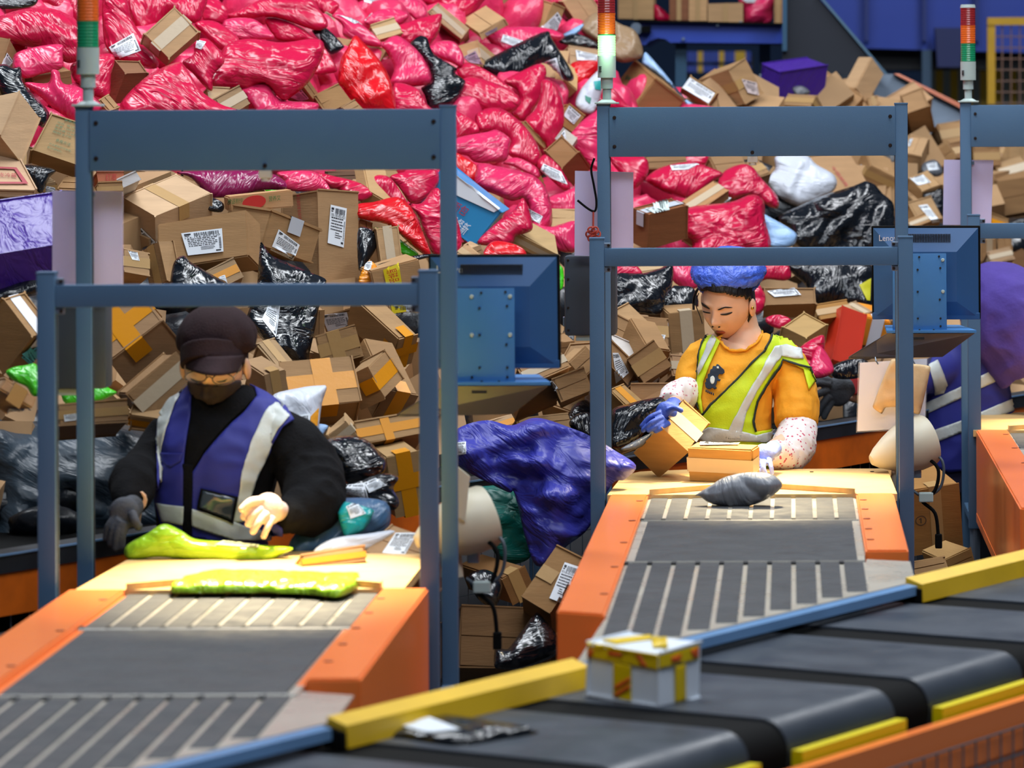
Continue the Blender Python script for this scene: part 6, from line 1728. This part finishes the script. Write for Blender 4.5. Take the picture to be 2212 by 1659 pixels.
# brim: a curved peak over the eyes
bs, bf = [], []
n1, n2 = 24, 7
for j in range(n2):
    for i in range(n1):
        t = i/(n1-1); s = j/(n2-1)
        xa, ya_ = 602+t*358, 408-4*t+14*math.sin(math.pi*t); xb, yb_ = 608+t*330, 478+16*t+44*math.sin(math.pi*t)**.7
        x, y = xa*(1-s)+xb*s, ya_*(1-s)+yb_*s
        dpt = .035+.122*math.sin(math.pi*t)**.6+s*.055*math.sin(math.pi*t)**.5
        bs.append(P(*zp(12, (x, y)), YA-dpt))
bf = [(j*n1+i, j*n1+i+1, (j+1)*n1+i+1, (j+1)*n1+i) for j in range(n2-1) for i in range(n1-1)]
br = mesh_obj('cap_brim', bs, bf, CAPM, a_, smooth=True); sdm = br.modifiers.new('t', 'SOLIDIFY'); sdm.thickness = .004
MB().tube(bez([P(*zp(12, q), YA-.02) for q in [(955,385),(1000,350),(1030,352),(1010,375),(960,400)]]), .003, 6).build('cap_loop', CAPM, a_, smooth=True)
# jacket
jk = skin_mesh([torso(12, [(800,600,150,.075,.01), (815,640,215,.085,.01), (830,700,310,.095,.01), (845,790,372,.11,0), (830,930,388,.125,-.02), (805,1100,365,.13,-.03), (785,1260,345,.13,-.03), (770,1420,330,.13,-.02), (770,1560,330,.13,0)], YA),
                limb(12, [(1120,800,YA,.05), (1215,890,YA-.03,.068), (1320,1035,YA-.08,.082), (1375,1180,YA-.14,.088), (1345,1310,YA-.24,.078), (1240,1360,YA-.33,.050), (1180,1350,YA-.36,.040)]),
                limb(12, [(510,850,YA,.045), (430,960,YA-.03,.050), (350,1080,YA-.10,.052), (290,1190,YA-.20,.055), (275,1270,YA-.27,.046), (300,1300,YA-.29,.038)])], .0075, 'jacket', JACKET, a_, fold=.012, ff=9)
bvj = bvh_of(jk)
drape_patch(jk, bvj, zl(12, [(655,645),(700,670),(760,722),(830,690),(930,600),(1000,560),(1040,610),(1030,660),(950,740),(830,850),(720,980),(655,1090),(605,1080),(615,950),(640,780)]), YA, JACKET, 'inner_collar', .006, 6, parent=a_)
v1 = drape_patch(jk, bvj, zl(12, [(600,540),(625,585),(652,640),(642,780),(612,950),(600,1100),(607,1320),(600,1490),(475,1430),(440,1290),(432,1150),(434,970),(452,790),(495,660),(550,575)]), YA, VESTB, 'vest_panel', .009, 6, parent=a_, thick=.004)
v2 = drape_patch(jk, bvj, zl(12, [(1000,560),(1040,600),(1110,650),(1200,720),(1256,800),(1195,840),(1105,1000),(1015,1150),(1000,1250),(1050,1350),(1190,1440),(1190,1560),(1000,1560),(650,1490),(650,1110),(720,1000),(850,852),(960,750),(1034,660)]), YA, VESTB, 'vest_panel', .010, 6, parent=a_, thick=.004)
drape_patch(jk, bvj, zl(12, [(600,1060),(655,1060),(650,1500),(600,1500)]), YA, JACKET, 'zip_placket', .012, 6, parent=a_)
drape_patch(jk, bvj, zl(12, [(598,540),(632,592),(560,700),(505,850),(475,1000),(462,1185),(438,1150),(438,980),(455,800),(498,680),(555,578)]), YA, REFL, 'reflective_stripe', .015, 4, parent=v1)
drape_patch(jk, bvj, zl(12, [(450,1290),(605,1310),(600,1417),(480,1392)]), YA, REFL, 'reflective_stripe', .015, 4, parent=v1)
drape_patch(jk, bvj, zl(12, [(470,990),(600,990),(590,1042),(530,1082),(480,1050)]), YA, VESTB, 'pocket_flap', .014, 5, parent=v1, thick=.003)
drape_patch(jk, bvj, zl(12, [(1098,722),(1150,703),(1235,782),(1172,852),(1092,1010),(1022,1162),(985,1290),(945,1400),(890,1400),(925,1240),(945,1100),(1000,930),(1060,800)]), YA, REFL, 'reflective_stripe', .016, 4, parent=v2)
drape_patch(jk, bvj, zl(12, [(652,1325),(880,1390),(1000,1440),(1140,1460),(1130,1512),(900,1507),(652,1422)]), YA, REFL, 'reflective_stripe', .017, 4, parent=v2)
pk = drape_patch(jk, bvj, zl(12, [(705,1200),(922,1252),(895,1412),(680,1325)]), YA, JACKET, 'card_pocket', .021, 5, parent=a_, thick=.003)
drape_patch(jk, bvj, zl(12, [(722,1216),(902,1262),(882,1388),(700,1316)]), YA, mk('pocket_window', '#3a4450', .12, spec=.7), 'pocket_window', .026, 5, parent=pk)
PGLV = mk('pale_pink_glove', '#cbb4ae', .75, var=.2, vscale=25, bump=.25, bscale=140)
DGLV = mk('dark_grey_glove', '#3a3d46', .75, var=.3, vscale=20, bump=.25, bscale=140)
YH = YA-.42
glove('glove', 12, (1175,1340,YH+.06), (1105,1325,YH), [[(1040,1295,YH-.03),(985,1325,YH-.05),(958,1372,YH-.05)], [(1065,1320,YH-.04),(1010,1362,YH-.06),(985,1412,YH-.06)], [(1100,1350,YH-.04),(1048,1405,YH-.06),(1015,1458,YH-.06)], [(1135,1375,YH-.03),(1100,1435,YH-.05),(1078,1488,YH-.05)], [(1070,1275,YH-.03),(1000,1282,YH-.06),(950,1325,YH-.07)]], PGLV, a_, pr=.040, fr=.0115)
YH = YA-.36
glove('glove', 12, (310,1295,YH+.05), (245,1350,YH), [[(215,1385,YH-.02),(180,1450,YH-.03),(165,1530,YH-.03)], [(235,1400,YH-.03),(205,1475,YH-.04),(195,1560,YH-.04)], [(255,1405,YH-.03),(232,1480,YH-.04),(228,1550,YH-.04)], [(195,1370,YH-.01),(150,1430,YH-.02),(135,1500,YH-.02)], [(290,1350,YH-.03),(310,1400,YH-.05),(328,1430,YH-.05)]], DGLV, a_, pr=.040, fr=.0125)
lower_body(a_, P(*zp(12, (780, 1400)), YA).x, YA, .98)

# ---------------- bent worker seen from behind, far right
YC = 13.88
c_ = empty('person', (P(2090, 900, YC).x, YC, 0)); tag(c_, 'bent-over person in blue reflective vest with purple hood and grey gloves at right', 'person')
bo = skin_mesh([limb(0, [(2165,650,YC,.09,.10), (2150,720,YC,.11), (2110,800,YC,.12)]), ball(P(2165, 640, YC-.05), .10), limb(0, [(2040,800,YC,.05), (1950,840,YC-.1,.045), (1860,850,YC-.25,.038), (1835,845,YC-.3,.032)])], .008, 'body', SKIN, c_)
cj = skin_mesh([torso(0, [(2120,720,60,.09), (2100,770,80,.11), (2085,830,98,.12), (2085,900,102,.125), (2090,980,98,.125), (2090,1060,92,.12)], YC), limb(0, [(2060,790,YC-.05,.06), (2000,815,YC-.12,.062), (1930,838,YC-.2,.055), (1868,848,YC-.28,.042)])], .009, 'jacket', mk('dark_blue_jacket', '#1b1a3c', .85), c_, fold=.008, ff=8)
bvc = bvh_of(cj)
vv = drape_patch(cj, bvc, [(2030,745),(2070,730),(2130,735),(2170,800),(2190,900),(2175,980),(2150,1010),(2050,1020),(2000,1000),(1985,900),(1990,820)], YC, VESTB, 'vest_panel', .009, 6, parent=c_, thick=.004)
for pts in ([(2000,872),(2085,830),(2160,790),(2166,815),(2085,855),(2000,896)], [(2003,935),(2085,905),(2186,860),(2190,885),(2085,930),(2005,962)], [(2005,790),(2025,780),(2045,830),(2040,850),(2020,852)], [(2118,740),(2135,740),(2165,800),(2150,812)]):
    drape_patch(cj, bvc, pts, YC, REFL, 'reflective_stripe', .015, 5, parent=vv)
skin_mesh([limb(0, [(2095,595,YC-.08,.05), (2130,632,YC-.08,.13), (2185,690,YC-.08,.19), (2245,760,YC-.06,.21)])], .009, 'hood', mk('purple_cloth', '#4c3a94', .85, var=.1, vscale=15, bump=.2, bscale=80), c_, fold=.022, ff=5)
skin_mesh([limb(16, [(330,395,YC-.30,.040), (290,400,YC-.33,.036)])], .006, 'cuff', mk('red_cuff', '#c23a3c', .8), c_)
YH = YC-.36
glove('glove', 16, (275,405,YH), (180,440,YH-.02), [[(130,395,YH-.04),(70,385,YH-.05),(20,398,YH-.05)], [(115,430,YH-.04),(55,455,YH-.06),(5,482,YH-.06)], [(125,470,YH-.04),(75,530,YH-.05),(45,595,YH-.05)], [(155,490,YH-.03),(115,555,YH-.04),(92,605,YH-.04)], [(160,400,YH-.02),(100,362,YH-.04),(40,368,YH-.04)]], mk('charcoal_glove', '#3c4148', .8, var=.2, vscale=25, bump=.25, bscale=140), c_, pr=.052, fr=.0155)
lower_body(c_, P(2090, 1000, YC).x, YC, .95)
# ------------------------------------------------------------------ labels that single each parcel out
def place_of(x, y):
    if x < 165: 
        return 'at the left edge, upper part' if y < 380 else 'at the left edge below the purple parcel'
    if y < 238 and x < 1000:
        col = 'left' if x < 420 else 'centre' if x < 700 else 'right'
        return ('at the top' if y < 70 else 'midway' if y < 150 else 'just') + ' above left panel, %s' % col
    if x < 980 and y < 625: return 'in the left frame upper opening, %s half' % ('left' if x < 560 else 'right')
    if x < 980: return ('left' if x < 400 else 'right')+' of the left worker, '+('near the crossbar' if y < 780 else 'at chest height' if y < 1000 else 'near the table')
    if x < 1285 and y < 545: return 'left of the green-lit light, '+('at the top' if y < 130 else 'upper part' if y < 270 else 'lower part')
    if x < 1300: return 'low between the left and middle stations'
    if y < 235 and x < 1960: return 'above the middle panel'
    if x < 1945 and y < 545: return 'in the middle frame upper opening, %s half' % ('left' if x < 1600 else 'right')
    if x < 1945: return '%s of the woman' % ('left' if x < 1590 else 'right')+(', near the crossbar' if y < 680 else '')
    return 'right of middle frame, upper part' if y < 330 else 'beside the right frame'
ORD = ['leftmost', 'second from left', 'third from left', 'fourth from left', 'fifth from left', 'sixth from left', 'seventh from left', 'eighth from left', 'ninth from left', 'tenth from left', 'eleventh from left', 'twelfth from left']
from collections import defaultdict
buckets = defaultdict(list)
for it in ITEMS:
    o, cat, cn, extra, ctr, size, d = it
    if d:
        tag(o, d, cat, 'parcels of the heap'); continue
    noun = {'bag': 'plastic bag', 'box': 'cardboard box' if cn == 'brown' else 'box', 'parcel': 'parcel'}[cat]
    sz = 'large ' if size > 175 else 'small ' if size < 75 else ''
    buckets[(sz+cn+' '+noun+extra, place_of(*ctr), cat)].append(it)
for (base, place, cat), its in buckets.items():
    its.sort(key=lambda i: i[4][0])
    for k, it in enumerate(its):
        lb = base+' '+place
        if len(its) > 1: lb += ', '+(ORD[k] if k < len(its)-1 or len(its) > 12 else 'rightmost')
        if len(lb.split()) > 16: lb = lb.replace(it[3], '')
        tag(it[0], lb, cat, 'parcels of the heap')
